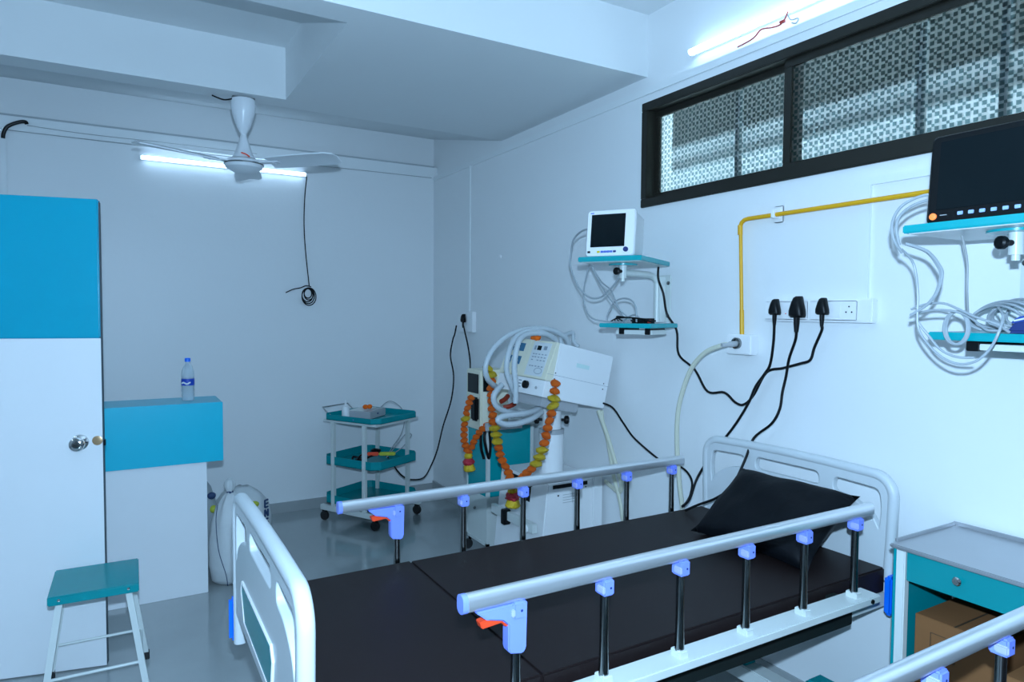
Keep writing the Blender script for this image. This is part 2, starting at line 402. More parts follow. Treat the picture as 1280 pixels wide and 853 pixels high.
def blade(az):
    n = MB(); k = 10; rings = []
    for i in range(k+1):
        s = i/k; r = .16 + s*.41; wd = .062 + .016*math.sin(min(1, s*1.6)*PI/2) - (.02 if i == k else 0)
        z = .004 + .012*s; tw = -.24 + .08*s
        rg = []
        for u, v in ((-1,-.0022),(-.5,-.0008),(0,.001),(.5,-.0008),(1,-.0022),(1,-.0044),(0,-.0012),(-1,-.0044)):
            rg.append(Vector((r, u*wd*math.cos(tw), z + v*3 + u*wd*math.sin(tw))))
        rings.append(rg)
    n.rings(rings)
    R = Matrix.Rotation(az, 4, 'Z'); n.bm.transform(Matrix.Translation((fx,fy,2.385)) @ R)
    b = n.build('blade', FANW, t, angle=50)
    n = MB(); n.box((.07,-.022,-.006),(.22,.022,.002)); n.cyl((.19,-.01,-.01),(.19,-.01,.01),.006); n.cyl((.19,.012,-.01),(.19,.012,.01),.006)
    n.bm.transform(Matrix.Translation((fx,fy,2.383)) @ R); n.build('blade_iron', FANW, b)
for az in (78, 198, 318): blade(math.radians(az))
n = MB().tube([(fx-.045,fy-.02,2.735),(fx-.10,fy+.01,2.725),(fx-.16,fy+.03,2.745)], .004, 6).build('fan_wire', BLACK); tag(n, 'short dark wire entering the beam beside the fan canopy', 'wire')

# ================================================================ BACK WALL WIRES
n = MB().box((-.618, YB-.016, .0), (-.590, YB, 2.625)).build('conduit', TRIM, bevel=.004); tag(n, 'white vertical conduit strip on the back wall above the door', 'conduit')
n = MB().tube([(-.604,5.288,2.61),(-.600,5.286,2.640),(-.585,5.282,2.676),(-.557,5.280,2.700),(-.512,5.280,2.722),(-.487,5.280,2.725),(-.480,5.283,2.712)], .011, 10)
n = n.build('flexible_pipe', BLACK); tag(n, 'black flexible pipe elbow at top of the white conduit', 'pipe')
n = MB().tube([(-.480,5.285,2.706),(-.153,5.287,2.696),(.366,5.288,2.700),(.90,5.288,2.697)], .0022, 5).build('wall_wire', GCABLE)
tag(n, 'upper thin wire running along the band on the back wall', 'wire')
n = MB().tube([(-.585,5.288,2.664),(.075,5.290,2.661),(.782,5.292,2.654),(1.484,5.290,2.664),(2.29,5.290,2.668)], .0024, 5).build('wall_wire', GCABLE)
tag(n, 'lower thin wire running along the underside of the back wall band', 'wire')
n = MB(); n.tube([(1.245,5.282,2.585),(1.257,5.285,2.56),(1.246,5.288,2.453),(1.238,5.29,2.301),(1.238,5.29,2.149),(1.250,5.29,1.967),(1.272,5.285,1.736)], .0042, 6)
for k in range(5):
    rr = .030+.0065*k; ph = .6*k; cx, cz = 1.262+.006*math.sin(2.1*k), 1.680-.006*k
    n.tube([(cx+.95*rr*math.cos(a), 5.285-.003*k, cz+1.2*rr*math.sin(a)) for a in [ph+2*PI*j/14 for j in range(15)]], .0042, 6, 2)
n.tube([(1.285,5.283,1.732),(1.245,5.280,1.738),(1.205,5.280,1.722),(1.150,5.283,1.709),(1.097,5.286,1.683)], .0042, 6)
n = n.build('hanging_wire', BLACK); tag(n, 'black wire hanging from the tube light, ending in a coil', 'wire')

# ================================================================ RIGHT WALL FITTINGS
n = MB().box((W-.012, 4.605, 1.55), (W, 4.640, 2.652)).build('conduit', TRIM, bevel=.003); tag(n, 'thin white conduit strip above the corner socket', 'conduit')
t = thing('socket', 'small white wall socket near the corner above the trolley', 'socket', (W, 4.70, 1.39))
MB().box((W-.035, 4.51, 1.395), (W, 4.60, 1.55)).build('switch_box', WPL, t, bevel=.004)
MB().box((W-.016, 4.612, 1.390), (W, 4.80, 1.53)).build('socket_plate', WPL, t, bevel=.004)
n = MB().tube([(2.290,4.80,1.44),(2.290,4.83,1.37),(2.290,4.864,1.325),(2.290,4.908,1.196),(2.290,4.847,1.040),(2.290,4.890,.844),(2.26,4.98,.62),(2.20,4.95,.45),(2.129,4.900,.344),(2.061,4.900,.243),(1.961,4.900,.236),(1.881,4.88,.275),(1.83,4.88,.33),(1.78,4.86,.40),(1.74,4.88,.46)], .006, 7)
n = n.build('power_cord', BLACK); tag(n, 'black cord from the corner socket down to the trolley', 'cord')
def plug(y, z, sc, label, x=None, name='plug'):
    X = W-.014 if x is None else x
    t = thing(name, label, 'plug', (X, y, z))
    n = MB(); rg = []
    for zz, ww, dd in ((-.032,.020,.028),(-.026,.024,.034),(-.012,.023,.036),(.012,.016,.034),(.026,.012,.028),(.031,.008,.02)):
        rg.append([Vector((X-.004-dd*sc*(.5+.5*b), y+a*ww*sc, z+zz*sc)) for a, b in rrect(2,2,.7,3)])
    n.rings(rg); n.build('plug_body', BLACK, t)
    n = MB(); n.lathe([(.009*sc,0),(.0085*sc,-.02*sc),(.006*sc,-.045*sc)], (X-.022*sc, y, z-.030*sc), seg=10); n.build('strain_relief', BLACK, t)
    return t
plug(4.665, 1.500, 1.0, 'black plug in the small socket near the room corner')
n = MB().tube([(2.283,4.665,1.455),(2.290,4.650,1.395),(2.290,4.594,1.287),(2.285,4.545,1.157),(2.27,4.525,1.0),(2.22,4.40,.90),(2.12,4.10,.86),(2.05,3.86,.88)], .006, 7)
n = n.build('power_cord', BLACK); tag(n, 'black cord from the corner plug to the garlanded machine', 'cord')
# long socket board
t = thing('socket_board', 'long white socket board on the wall above the bed', 'socket board', (W, 1.64, 1.52))
MB().box((W-.034, 1.415, 1.520), (W, 1.872, 1.606)).build('back_box', WPL, t, bevel=.004)
for ya, yb in ((1.668, 1.866), (1.468, 1.660), ):
    p = MB().box((W-.040, ya, 1.527), (W-.034, yb, 1.600)).build('face_plate', WPL, t, bevel=.003)
for y in (1.615, 1.545): MB().box((W-.043, y-.016, 1.540), (W-.040, y+.016, 1.588)).build('switch', WPL, t, bevel=.002)
n = MB()
for dy, dz in ((0,.012),(-.011,-.008),(.011,-.008)): n.cyl((W-.0415,1.498+dy,1.566+dz),(W-.040,1.498+dy,1.566+dz),.0028,seg=8)
n.build('socket_holes', BLACK, t)
n = MB(); n.cyl((W-.0415,1.765,1.551),(W-.040,1.765,1.551),.0022,seg=8); n.build('indicator', RED, t)
n = MB()
n.prism([(W-.012,1.448,1.606),(W-.012,1.487,1.606),(W-.012,1.487,2.036),(W-.012,.6,2.036),(W-.012,.6,2.008),(W-.012,1.448,2.008)], (.012,0,0))
n = n.build('conduit', TRIM, smooth=False); tag(n, 'white square conduit turning up from the socket board behind the yellow pipe', 'conduit')
PX = W-.040
plug(1.800, 1.578, 1.0, 'leftmost black plug in the long socket board', PX)
plug(1.693, 1.578, 1.30, 'largest black plug, in the middle of the socket board', PX)
plug(1.590, 1.580, 1.0, 'black plug nearest the switches of the socket board', PX)
def cord(pts, label, r=.0055, mat=None, name='power_cord', cat='cord'):
    o = MB().tube(pts, r, 8).build(name, mat or BLACK); return tag(o, label, cat)
cord([(2.256,1.800,1.505),(2.265,1.809,1.438),(2.272,1.828,1.347),(2.27,1.853,1.305),(2.262,1.890,1.249),(2.26,1.924,1.175),(2.25,1.988,1.070),(2.235,2.085,.942),(2.21,2.150,.822),(2.15,2.135,.738),(2.10,2.13,.712)], 'black cord from the leftmost plug down behind the bed rail')
cord([(2.250,1.693,1.485),(2.262,1.706,1.448),(2.27,1.738,1.375),(2.285,1.762,1.301),(2.28,1.773,1.238),(2.27,1.776,1.171),(2.26,1.805,1.109),(2.25,1.882,1.039),(2.205,1.885,.955),(2.15,1.90,.85),(2.12,1.955,.79),(2.09,2.03,.745),(2.07,2.08,.712)], 'black cord from the large plug running over the headboard and pillow')
cord([(2.256,1.590,1.507),(2.268,1.598,1.489),(2.28,1.635,1.424),(2.28,1.652,1.375),(2.28,1.695,1.358),(2.295,1.784,1.333),(2.288,1.858,1.310),(2.285,1.919,1.209),(2.28,1.965,1.165),(2.28,2.01,1.17),(2.28,2.071,1.205),(2.28,2.168,1.200),(2.28,2.248,1.291),(2.28,2.352,1.356),(2.28,2.369,1.468),(2.26,2.415,1.547),(2.235,2.415,1.642),(2.225,2.44,1.712),(2.215,2.43,1.768)], 'black cord from the plug nearest the switches up to the white monitor')
cord([(2.20,2.858,1.075),(2.25,2.804,1.049),(2.27,2.736,.974),(2.27,2.642,.906),(2.26,2.444,.835),(2.25,2.387,.833),(2.25,2.305,.836),(2.25,2.252,.818),(2.24,2.212,.782),(2.19,2.175,.734),(2.13,2.15,.705)], 'black cord from the garlanded machine looping to the head of the bed', .005)
# yellow gas pipe and outlet
t = thing('gas_pipe', 'yellow pipe running along the wall and down to the outlet', 'pipe', (W, 1.99, 1.45))
MB().tube([(W-.028,.30,1.955),(W-.028,1.97,1.948),(W-.028,1.990,1.945),(W-.028,2.004,1.936),(W-.028,2.011,1.92),(W-.028,2.012,1.89)], .0090, 10, 1).build('long_run', YELLOW, t)
MB().cyl((W-.028,2.010,1.92),(W-.028,1.990,1.46),.0075).build('down_run', YELLOW, t)
MB().cyl((W-.028,2.012,1.925),(W-.028,2.011,1.885),.0105).build('joint_sleeve', YELLOW, t); MB().cyl((W-.028,1.994,1.565),(W-.028,1.990,1.46),.0095).build('joint_sleeve', YELLOW, t)
n = MB(); n.box((W-.045,1.83,1.935),(W,1.845,1.968)); n.box((W-.006,1.815,1.918),(W,1.86,1.985)); n.build('clip', WPL, t, bevel=.003)
t = thing('gas_outlet', 'white square gas outlet at the lower end of the yellow pipe', 'outlet', (W, 1.99, 1.37))
MB().box((W-.050, 1.925, 1.377), (W, 2.055, 1.462)).build('outlet_box', WPL, t, bevel=.005)
MB().lathe([(.024,0),(.024,.012),(.017,.014),(.017,.006)], (W-.050,1.995,1.424), (-1,0,0)).build('outlet_ring', DCHROME, t)
MB().lathe([(.013,0),(.013,.03),(.009,.04),(.009,.07)], (W-.052,1.997,1.422), (-1,.3,-.1)).build('connector', GREYPL, t)
cord([(2.225,2.010,1.419),(2.21,2.034,1.412),(2.20,2.113,1.378),(2.20,2.194,1.298),(2.20,2.252,1.165),(2.20,2.271,1.060),(2.20,2.269,.931),(2.20,2.251,.779),(2.195,2.222,.64),(2.18,2.22,.50)], 'ivory hose curving from the gas outlet down behind the bed', .0105, HOSE, 'gas_hose', 'hose')
n = MB(); n.ball((W-.004,4.144,1.936),.016,(.5,1,1)); n=n.build('wall_hook', WPL); tag(n, 'tiny white plug of plaster on the right wall above the machine', 'hook')

# ================================================================ MONITOR SHELVES
def knob_clamp(t, p):
    n = MB().cyl((p[0],p[1],p[2]),(p[0],p[1],p[2]+.055),.020); n.build('swivel_socket', WENAM, t)
def shelf_unit(name, label, loc, rz, w, d, wallpt, lowx, arm_y):
    """local: x away from camera side, y along the front; loc = near front corner of upper shelf underside"""
    t = thing(name, label, 'shelf', loc, rz)
    n = MB().box((0,0,0),(d,w,.022)); o = n.build('upper_shelf', TEALS, t, bevel=.003, local=True)
    MB().box((.012,.012,-.002),(d-.012,w-.012,0)).build('underside', WENAM, o, local=True, smooth=False)
    cx, cy = d*.42, w*.5
    MB().lathe([(.065,-.002),(.065,-.008),(.02,-.008)], (cx,cy,0)).build('swivel_plate', TEALS, o, local=True)
    n = MB().cyl((cx,cy,-.008),(cx,cy,-.065),.017); n.cyl((cx,cy,-.065),(cx,cy,-.08),.01); n.build('swivel_socket', WENAM, t, local=True)
    n = MB(); n.cyl((cx,cy,-.035),(cx-.035,cy+.01,-.035),.008); n.lathe([(.014,0),(.017,.004),(.017,.016),(.012,.02)],(cx-.032,cy+.012,-.035),(-1,.3,0),12); n.build('clamp_knob', BLACK, t, local=True)
    Mi = t.matrix_basis; P = Mi @ Vector((cx, cy, -.04)); wy, z0, z1 = wallpt
    n = MB(); n.tube([P, (W-.14, P.y*.3+wy*.7, P.z), (W-.085, wy, P.z-.004), (W-.055, wy, P.z-.02), (W-.045, wy, P.z-.06), (W-.045, wy, z0)], .0155, 12, 6); n.build('arm', WENAM, t)
    n = MB(); n.box((W-.008, wy-.055, z0), (W, wy+.055, z1)); n.box((W-.05,wy-.022,z0),(W-.008,wy+.022,z1-.01)); n.build('wall_plate', WENAM, t, bevel=.004)
    for yy in (-.04,.04):
        for zz in (z0+.03, z1-.04):
            MB().lathe([(.009,0),(.009,.006),(.004,.009)], (W-.008,wy+yy,zz), (-1,0,0), 10).build('bolt', DCHROME, t)
    return t
A1 = math.radians(31)
s1 = shelf_unit('monitor_shelf', 'teal two-tier wall shelf holding the white monitor, above the machine', (1.915, 2.205, 1.773), A1, .292, .435, (2.50,1.505,1.735), 0, 0)
B2 = (1.985, 2.215)
lo = Matrix.Translation((2.01,2.245,1.482)) @ Matrix.Rotation(math.radians(22),4,'Z')
n = MB().box((0,0,0),(.28,.262,.02)); n.bm.transform(lo); n.build('lower_shelf', TEALS, s1, bevel=.003)
n = MB().box((.05,.02,-.03),(.20,.20,-.01)); n.bm.transform(lo); n.build('tray_bracket', WENAM, s1, bevel=.002)
for y in (.04,.17):
    n = MB().box((.045,y-.012,-.03),(.20,y+.014,.0)); n.bm.transform(lo); n.build('tray_clamp', BLACK, s1, bevel=.002)
s2 = shelf_unit('monitor_shelf', 'teal two-tier wall shelf holding the black monitor, at far right', (1.845, .64, 1.770), math.radians(0), .425, .33, (.925,1.50,1.745), 0, 0)
n = MB().box((2.0,.60,1.480),(2.30,1.072,1.502)).build('lower_shelf', TEALS, s2, bevel=.003)
n = MB().box((2.02,.62,1.455),(2.25,.955,1.472)).build('tray_bracket', WENAM, s2, bevel=.002)
n = MB().box((2.01,.945,1.452),(2.25,.975,1.480)).build('tray_clamp', BLACK, s2, bevel=.002)

def monitor(name, label, loc, rz, w, h, d, tilt, body, bez, scr, btn, dial):
    """local: x depth away, y to the left seen from the front, z up"""
    t = thing(name, label, 'monitor', loc, rz)
    R = Matrix.Rotation(tilt, 4, 'Y')
    def B(m, nm, mat, p=t, **k): m.bm.transform(R); return m.build(nm, mat, p, local=True, **k)
    n = MB(); sec0 = rrect(w, h, .014)
    n.rings([[Vector((x, w/2+a*s, h/2+b*s)) for a, b in sec0] for x, s in ((0,.965),(.006,1),(.028,1),(.034,.97),(d-.01,.93),(d,.90))])
    body_o = B(n, 'casing', body)
    l, r, b0, t0 = scr
    B(MB().box((-.002,r,b0),(.002,w-l,h-t0)), 'screen', SCREEN, bevel=.001)
    for k, (y, mt) in enumerate(btn):
        B(MB().box((-.003,y-.0065,.016),(.002,y+.0065,.025)), 'button', mt, bevel=.001)
    if dial: B(MB().lathe([(.011,0),(.011,.006),(.008,.009)], (0,dial,.028), (-1,0,0), 16), 'dial', NAVY)
    return t, B
sh = s1.matrix_basis @ Vector((.030, .048, .024))
Y4 = paint('yellow_button', (.7,.55,.02),.4); BB = paint('blue_button', (.08,.16,.6),.4)
m1, B = monitor('patient_monitor', 'white patient monitor with dark screen on the far wall shelf', sh, A1, .222, .208, .16, math.radians(7), WPL, WPL, (.022,.042,.042,.020),
    [(.160,Y4)] + [(.143-.014*k, BB) for k in range(4)] + [(.085,NAVY),(.205,BLACK)], .034)
B(MB().box((-.002,.190,.193),(.001,.206,.197)), 'maker_mark', BB, bevel=0)
LB = paint('pale_blue_button', (.35,.50,.85),.4)
m2, B = monitor('patient_monitor', 'large black patient monitor on the near wall shelf at far right', (1.885, .655, 1.794), 0, .372, .235, .11, math.radians(5), BLACK, BLACK, (.026,.026,.035,.018),
    [(.285-.026*k, LB) for k in range(10)], 0)
B(MB().lathe([(.009,0),(.009,.004),(.005,.006)], (0,.352,.018), (-1,0,0), 14), 'power_light', LEDO)
B(MB().box((-.001,.318,.019),(.001,.335,.021)), 'maker_mark', GREYPL)

def cable(name, label, paths, r, mat=None, cat='cable'):
    n = MB()
    for p in paths: n.tube(p, r, 7, 6)
    o = n.build(name, mat or GCABLE); return tag(o, label, cat)
cable('monitor_cable', 'pale cable looping from the left side of the white monitor', [[(1.865,2.48,1.925),(1.87,2.55,1.932),(1.90,2.65,1.921),(1.91,2.70,1.892),(1.93,2.74,1.847),(1.93,2.75,1.785),(1.95,2.73,1.705),(1.97,2.70,1.652),(1.99,2.65,1.620),(2.0,2.588,1.624),(2.0,2.533,1.652),(2.0,2.480,1.689),(2.0,2.44,1.735)]], .0048, MCABLE)
cable('monitor_cable', 'pale cable hanging behind the loop and ending on the lower tray', [[(2.02,2.708,1.79),(2.02,2.737,1.729),(2.02,2.757,1.653),(2.02,2.747,1.585),(2.02,2.69,1.524),(2.04,2.60,1.507),(2.06,2.50,1.506)]], .0042, MCABLE)
cable('monitor_cable', 'pale cables crossing straight down from shelf to lower tray', [[(2.02,2.699,1.785),(2.02,2.640,1.710),(2.02,2.574,1.639),(2.02,2.510,1.589),(2.06,2.449,1.522),(2.08,2.42,1.508)],[(2.04,2.717,1.78),(2.04,2.641,1.701),(2.04,2.568,1.659),(2.05,2.536,1.60),(2.08,2.52,1.53)]], .0038, MCABLE)
cable('monitor_cable', 'pale coiled cable standing up from the lower tray of the far shelf', [[(2.05,2.605,1.508),(2.05,2.600,1.540),(2.05,2.556,1.595),(2.05,2.495,1.616),(2.05,2.428,1.608),(2.05,2.395,1.575),(2.06,2.40,1.508)],[(2.08,2.52,1.506),(2.08,2.48,1.53),(2.08,2.43,1.54),(2.08,2.39,1.515),(2.10,2.38,1.506)]], .0042, MCABLE)
t = thing('probe_bundle', 'dark bundle of probe leads lying on the far lower tray', 'probe leads', (2.1,2.42,1.502))
n = MB().box((2.06,2.35,1.502),(2.14,2.45,1.525)); n.build('cuff', BLACK, t, bevel=.008)
n = MB().box((2.08,2.345,1.504),(2.11,2.362,1.518)); n.build('red_clip', DRED, t, bevel=.006)
n = MB()
for k in range(4): n.tube([(2.05+.02*k,2.58-.01*k,1.506),(2.04,2.52,1.522+.003*k),(2.05,2.45,1.528),(2.06,2.38-.01*k,1.522),(2.10,2.34,1.508)], .0035, 6)
n.build('lead', BLACK, t)
cable('monitor_cable', 'pale cables looping out of the left side of the black monitor', [[(1.92,1.00,1.872),(1.90,1.04,1.875),(1.87,1.075,1.854),(1.85,1.088,1.825),(1.835,1.088,1.789),(1.835,1.08,1.752),(1.86,1.072,1.72)],[(1.93,1.00,1.862),(1.91,1.035,1.862),(1.88,1.065,1.845),(1.85,1.078,1.815),(1.842,1.079,1.78),(1.85,1.075,1.74)]], .0042, MCABLE)
cable('monitor_cable', 'long pale cable dropping below the near lower shelf in a wide loop', [[(1.86,1.074,1.73),(1.90,1.062,1.69),(1.90,1.048,1.608),(1.90,1.045,1.520),(1.90,1.016,1.470),(1.90,.976,1.435),(1.90,.934,1.422),(1.90,.894,1.434),(1.90,.864,1.468),(1.90,.846,1.511),(1.93,.852,1.549),(1.99,.89,1.570),(2.08,.93,1.56)],[(1.90,1.046,1.53),(1.91,1.02,1.492),(1.91,.99,1.458),(1.91,.95,1.440),(1.91,.905,1.440)]], .0034, MCABLE)
cable('monitor_cable', 'pale cable pair bowing outward below the near upper shelf', [[(1.87,1.070,1.745),(1.90,1.029,1.722),(1.90,.999,1.683),(1.90,.990,1.656),(1.90,.999,1.611),(1.90,1.020,1.580),(1.90,1.046,1.561),(1.90,1.066,1.547)],[(1.865,1.066,1.745),(1.89,1.022,1.722),(1.89,.990,1.683),(1.89,.981,1.656),(1.89,.992,1.611),(1.89,1.012,1.582)]], .0042, MCABLE)
cable('monitor_cable', 'pale cables lying across toward the coil on the near lower shelf', [[(1.95,1.093,1.566),(1.95,1.051,1.580),(1.95,1.007,1.582),(1.95,.967,1.566),(1.95,.921,1.544),(1.95,.873,1.527),(1.97,.854,1.507)],[(1.96,1.100,1.550),(1.96,1.047,1.562),(1.96,.994,1.562),(1.98,.959,1.548),(2.02,.93,1.51)]], .0034, MCABLE)
cable('monitor_cable', 'single thin grey cable hanging straight under the near shelf', [[(2.0,.990,1.768),(2.0,.975,1.700),(2.0,.972,1.617),(2.02,.977,1.55)]], .0030, GCABLE)
n = []
for k in range(9):
    cy, cz, ry, rz_ = .93-.006*k, 1.542+.002*k, .065+.008*(k%4), .035+.004*(k%3)
    n.append([(2.07+.012*k+.02*math.sin(a*2), cy+ry*math.cos(a), max(1.508, cz+rz_*math.sin(a))) for a in [2*PI*j/12 for j in range(13)]])
cable('cable_coil', 'heap of coiled pale cables on the near lower shelf', n, .0036, MCABLE)
n = []
for k in range(3): n.append([(1.985, .985+.03*math.cos(a)+.003*k, 1.515+.045*math.sin(a)) for a in [k*.5+2*PI*j/12 for j in range(13)]])
cable('cable_coil', 'small upright cable ring hanging over the near lower shelf edge', n, .0034, MCABLE)
t = thing('cuff_bag', 'navy blue pouch with a pale edge lying on the near lower shelf', 'pouch', (2.1,.78,1.502))
n = MB().prism([(2.05,.90,1.503),(2.05,.875,1.538),(2.05,.77,1.562),(2.05,.62,1.568),(2.05,.62,1.503)], (.16,0,0)); n.build('pouch_body', NAVY, t, bevel=.008)
n = MB().prism([(2.045,.888,1.528),(2.045,.872,1.546),(2.045,.77,1.571),(2.045,.62,1.578),(2.045,.62,1.560),(2.045,.77,1.553)], (.17,0,0)); n.build('flap', paint('blue_flap',(.02,.07,.35),.6), t, bevel=.004)
n = MB().tube([(2.043,.876,1.536),(2.043,.77,1.560),(2.043,.62,1.566)], .0025, 6); n.build('piping', WPL, t)

# ================================================================ HOSPITAL BED
BX0, BX1, BY0, BY1 = .30, 2.245, 1.285, 2.125
bed = thing('hospital_bed', 'hospital bed with pale end boards standing between machine and bedside locker', 'bed', ((BX0+BX1)/2, (BY0+BY1)/2, 0))
def holed_plate(x, th, outline, holes, mat, parent, name):
    cu = bpy.data.curves.new(name, 'CURVE'); cu.dimensions = '2D'; cu.fill_mode = 'BOTH'; cu.extrude = th/2-.004; cu.bevel_depth = .004; cu.bevel_resolution = 2
    for k, pts in enumerate([outline]+holes):
        P = [Vector((p[0], p[1], 0)) for p in pts]
        if k:                                               # round the corners of the holes
            Q = []
            for i in range(len(P)):
                a, b, c_ = P[i-1], P[i], P[(i+1) % len(P)]; r = min(.026, (a-b).length*.42, (c_-b).length*.42)
                p0, p1 = b+(a-b).normalized()*r, b+(c_-b).normalized()*r
                for u in (0, .25, .5, .75, 1): Q.append((1-u)**2*p0 + 2*u*(1-u)*b + u*u*p1)
            P = Q
        sp = cu.splines.new('POLY'); sp.points.add(len(P)-1); sp.use_cyclic_u = True
        for q_, p in zip(sp.points, P): q_.co = (p.x, p.y, 0, 1)
    tmp = bpy.data.objects.new('tmp', cu); C.objects.link(tmp); bpy.context.view_layer.update()
    me = bpy.data.meshes.new_from_object(tmp.evaluated_get(bpy.context.evaluated_depsgraph_get())); bpy.data.objects.remove(tmp)
    n = MB(); n.bm.from_mesh(me); n.bm.transform(Matrix.Translation((x,0,0)) @ Matrix(((0,0,1,0),(1,0,0,0),(0,1,0,0),(0,0,0,1))))
    return n.build(name, mat, parent, angle=50)
def endboard(x, sgn, nm):
    a, b = BY0+.004, BY1-.004; zt, zb = 1.005, (.56 if nm == 'footboard' else .665); w = b-a; th = .026
    sec = rrect(.034, .036, .015, 4)
    path = [(x, a+.010, zb)]
    R = .070
    path += [(x, a+.004, .80), (x, a, zt-R)]
    for k in range(1, 7): an = PI/2*k/7; path.append((x, a+R-R*math.cos(an), zt-R+R*math.sin(an)))
    path += [(x, a+R, zt), (x, a+w*.3, zt+.006), (x, a+w*.5, zt+.008), (x, a+w*.7, zt+.006), (x, b-R, zt)]
    for k in range(1, 7): an = PI/2*k/7; path.append((x, b-R+R*math.sin(an), zt-R+R*math.cos(an)))
    path += [(x, b, zt-R), (x, b-.004, .80), (x, b-.010, zb)]
    n = MB().sweep(path, sec, upv=(1,0,0)); frame = n.build(nm, ABS, bed, angle=60)
    # moulded plate with three openings under the top rail
    out = [(b-.012, .655), (a+.012, .655), (a+.003, .80), (a+.001, .93), (a+.02, .985), (a+.06, zt), (b-.06, zt), (b-.02, .985), (b-.001, .93), (b-.003, .80)]
    H_ = [[(2.090,.895),(2.080,.962),(1.905,.970),(1.900,.912),(1.985,.900),(2.055,.860),(2.082,.805)],
          [(1.850,.975),(1.560,.975),(1.556,.917),(1.854,.917)],
          [(1.510,.912),(1.505,.970),(1.330,.962),(1.320,.895),(1.328,.805),(1.355,.860),(1.425,.900)]]
    holed_plate(x, th, out, H_, ABS, frame, 'moulded_plate')
    if nm == 'footboard':
        yy0, yy1, z0, z1 = 1.53, 1.965, .690, .800
        for xx, nn in ((x-th/2-.002, -1), (x+th/2+.002, 1)):
            pts = [(xx, yy0+.02, z0), (xx, yy1-.05, z0+.010), (xx, yy1, z1-.03), (xx, yy1-.01, z1), (xx, yy0+.02, z1), (xx, yy0, z1-.03)]
            MB().prism(pts, (nn*.002,0,0)).build('teal_insert', TEAL, frame, smooth=False)
            MB().tube(pts+[pts[0]], .004, 6, 1).build('insert_border', WPL, frame)
    return frame
hb = endboard(BX1-.01, 1, 'headboard'); fb = endboard(BX0, -1, 'footboard')
for x, y, yy in ((2.198,BY0-.026,1),(2.198,BY1+.0,1),(.285,BY0-.036,1),(.285,BY1+.02,1)):
    n = MB().box((x-.010,y,.550),(x+.052,y+.030,.682)); n.build('corner_bumper', BLUE, bed, bevel=.009)
# deck frame
n = MB(); z0, z1 = .540, .612
n.box((.34,1.305,z0),(2.05,1.345,z1)); n.box((.34,2.075,z0),(2.05,2.115,z1)); n.box((.34,1.345,z0),(.38,2.075,z1)); n.build('deck_frame', SHSTEEL, bed, bevel=.003)
n = MB(); n.prism([(2.05,1.305,.565),(2.225,1.305,.565),(2.225,2.115,.565),(2.05,2.115,.565),(2.05,2.075,.565),(2.18,2.075,.565),(2.18,1.345,.565),(2.05,1.345,.565)], (0,0,.047)); n.build('deck_end', WENAM, bed)
n = MB(); n.box((.38,1.345,.597),(2.18,2.075,.612)); n.build('deck_panel', DCHROME, bed, bevel=.0)
for y in (1.60, 1.85): MB().box((.62,y,.50),(1.98,y+.04,.56)).build('lower_beam', TEAL, bed, bevel=.004)
for x in (.50, 2.06):
    n = MB(); n.box((x-.035,1.34,.155),(x+.035,2.085,.215)); n.build('cross_beam', WENAM, bed, bevel=.004)
    for y in (1.33, 2.10): n = MB(); n.box((x-.042,y-.035,.145),(x+.042,y+.035,.225)); n.build('end_cap', TEAL, bed, bevel=.004)
    for y in (1.74, 1.92): xx = x; n = MB(); n.hexa([(x-.03,y-.025,.213),(x+.03,y-.025,.213),(x+.03,y+.025,.213),(x-.03,y+.025,.213)],[(xx-.03,y-.025,.565),(xx+.03,y-.025,.565),(xx+.03,y+.025,.565),(xx-.03,y+.025,.565)]); n.build('leg', TEAL, bed, bevel=.004)
    for y in (1.33, 2.10):
        f = MB().box((x-.015,y-.012,.06),(x+.015,y+.012,.15)).build('caster', CHROME, bed)
        MB().lathe([(.02,-.014),(.05,-.014),(.054,0),(.05,.014),(.02,.014)], (x,y,.054), (0,1,0), 18).build('wheel', RUBBER, f)
n = MB(); n.box((1.34,1.36,.40),(1.385,2.06,.585)); n.build('backrest_support', TEAL, bed, bevel=.004)
MB().box((2.10,1.385,.12),(2.19,1.515,.245)).build('caster_housing', TEAL, bed, bevel=.012)
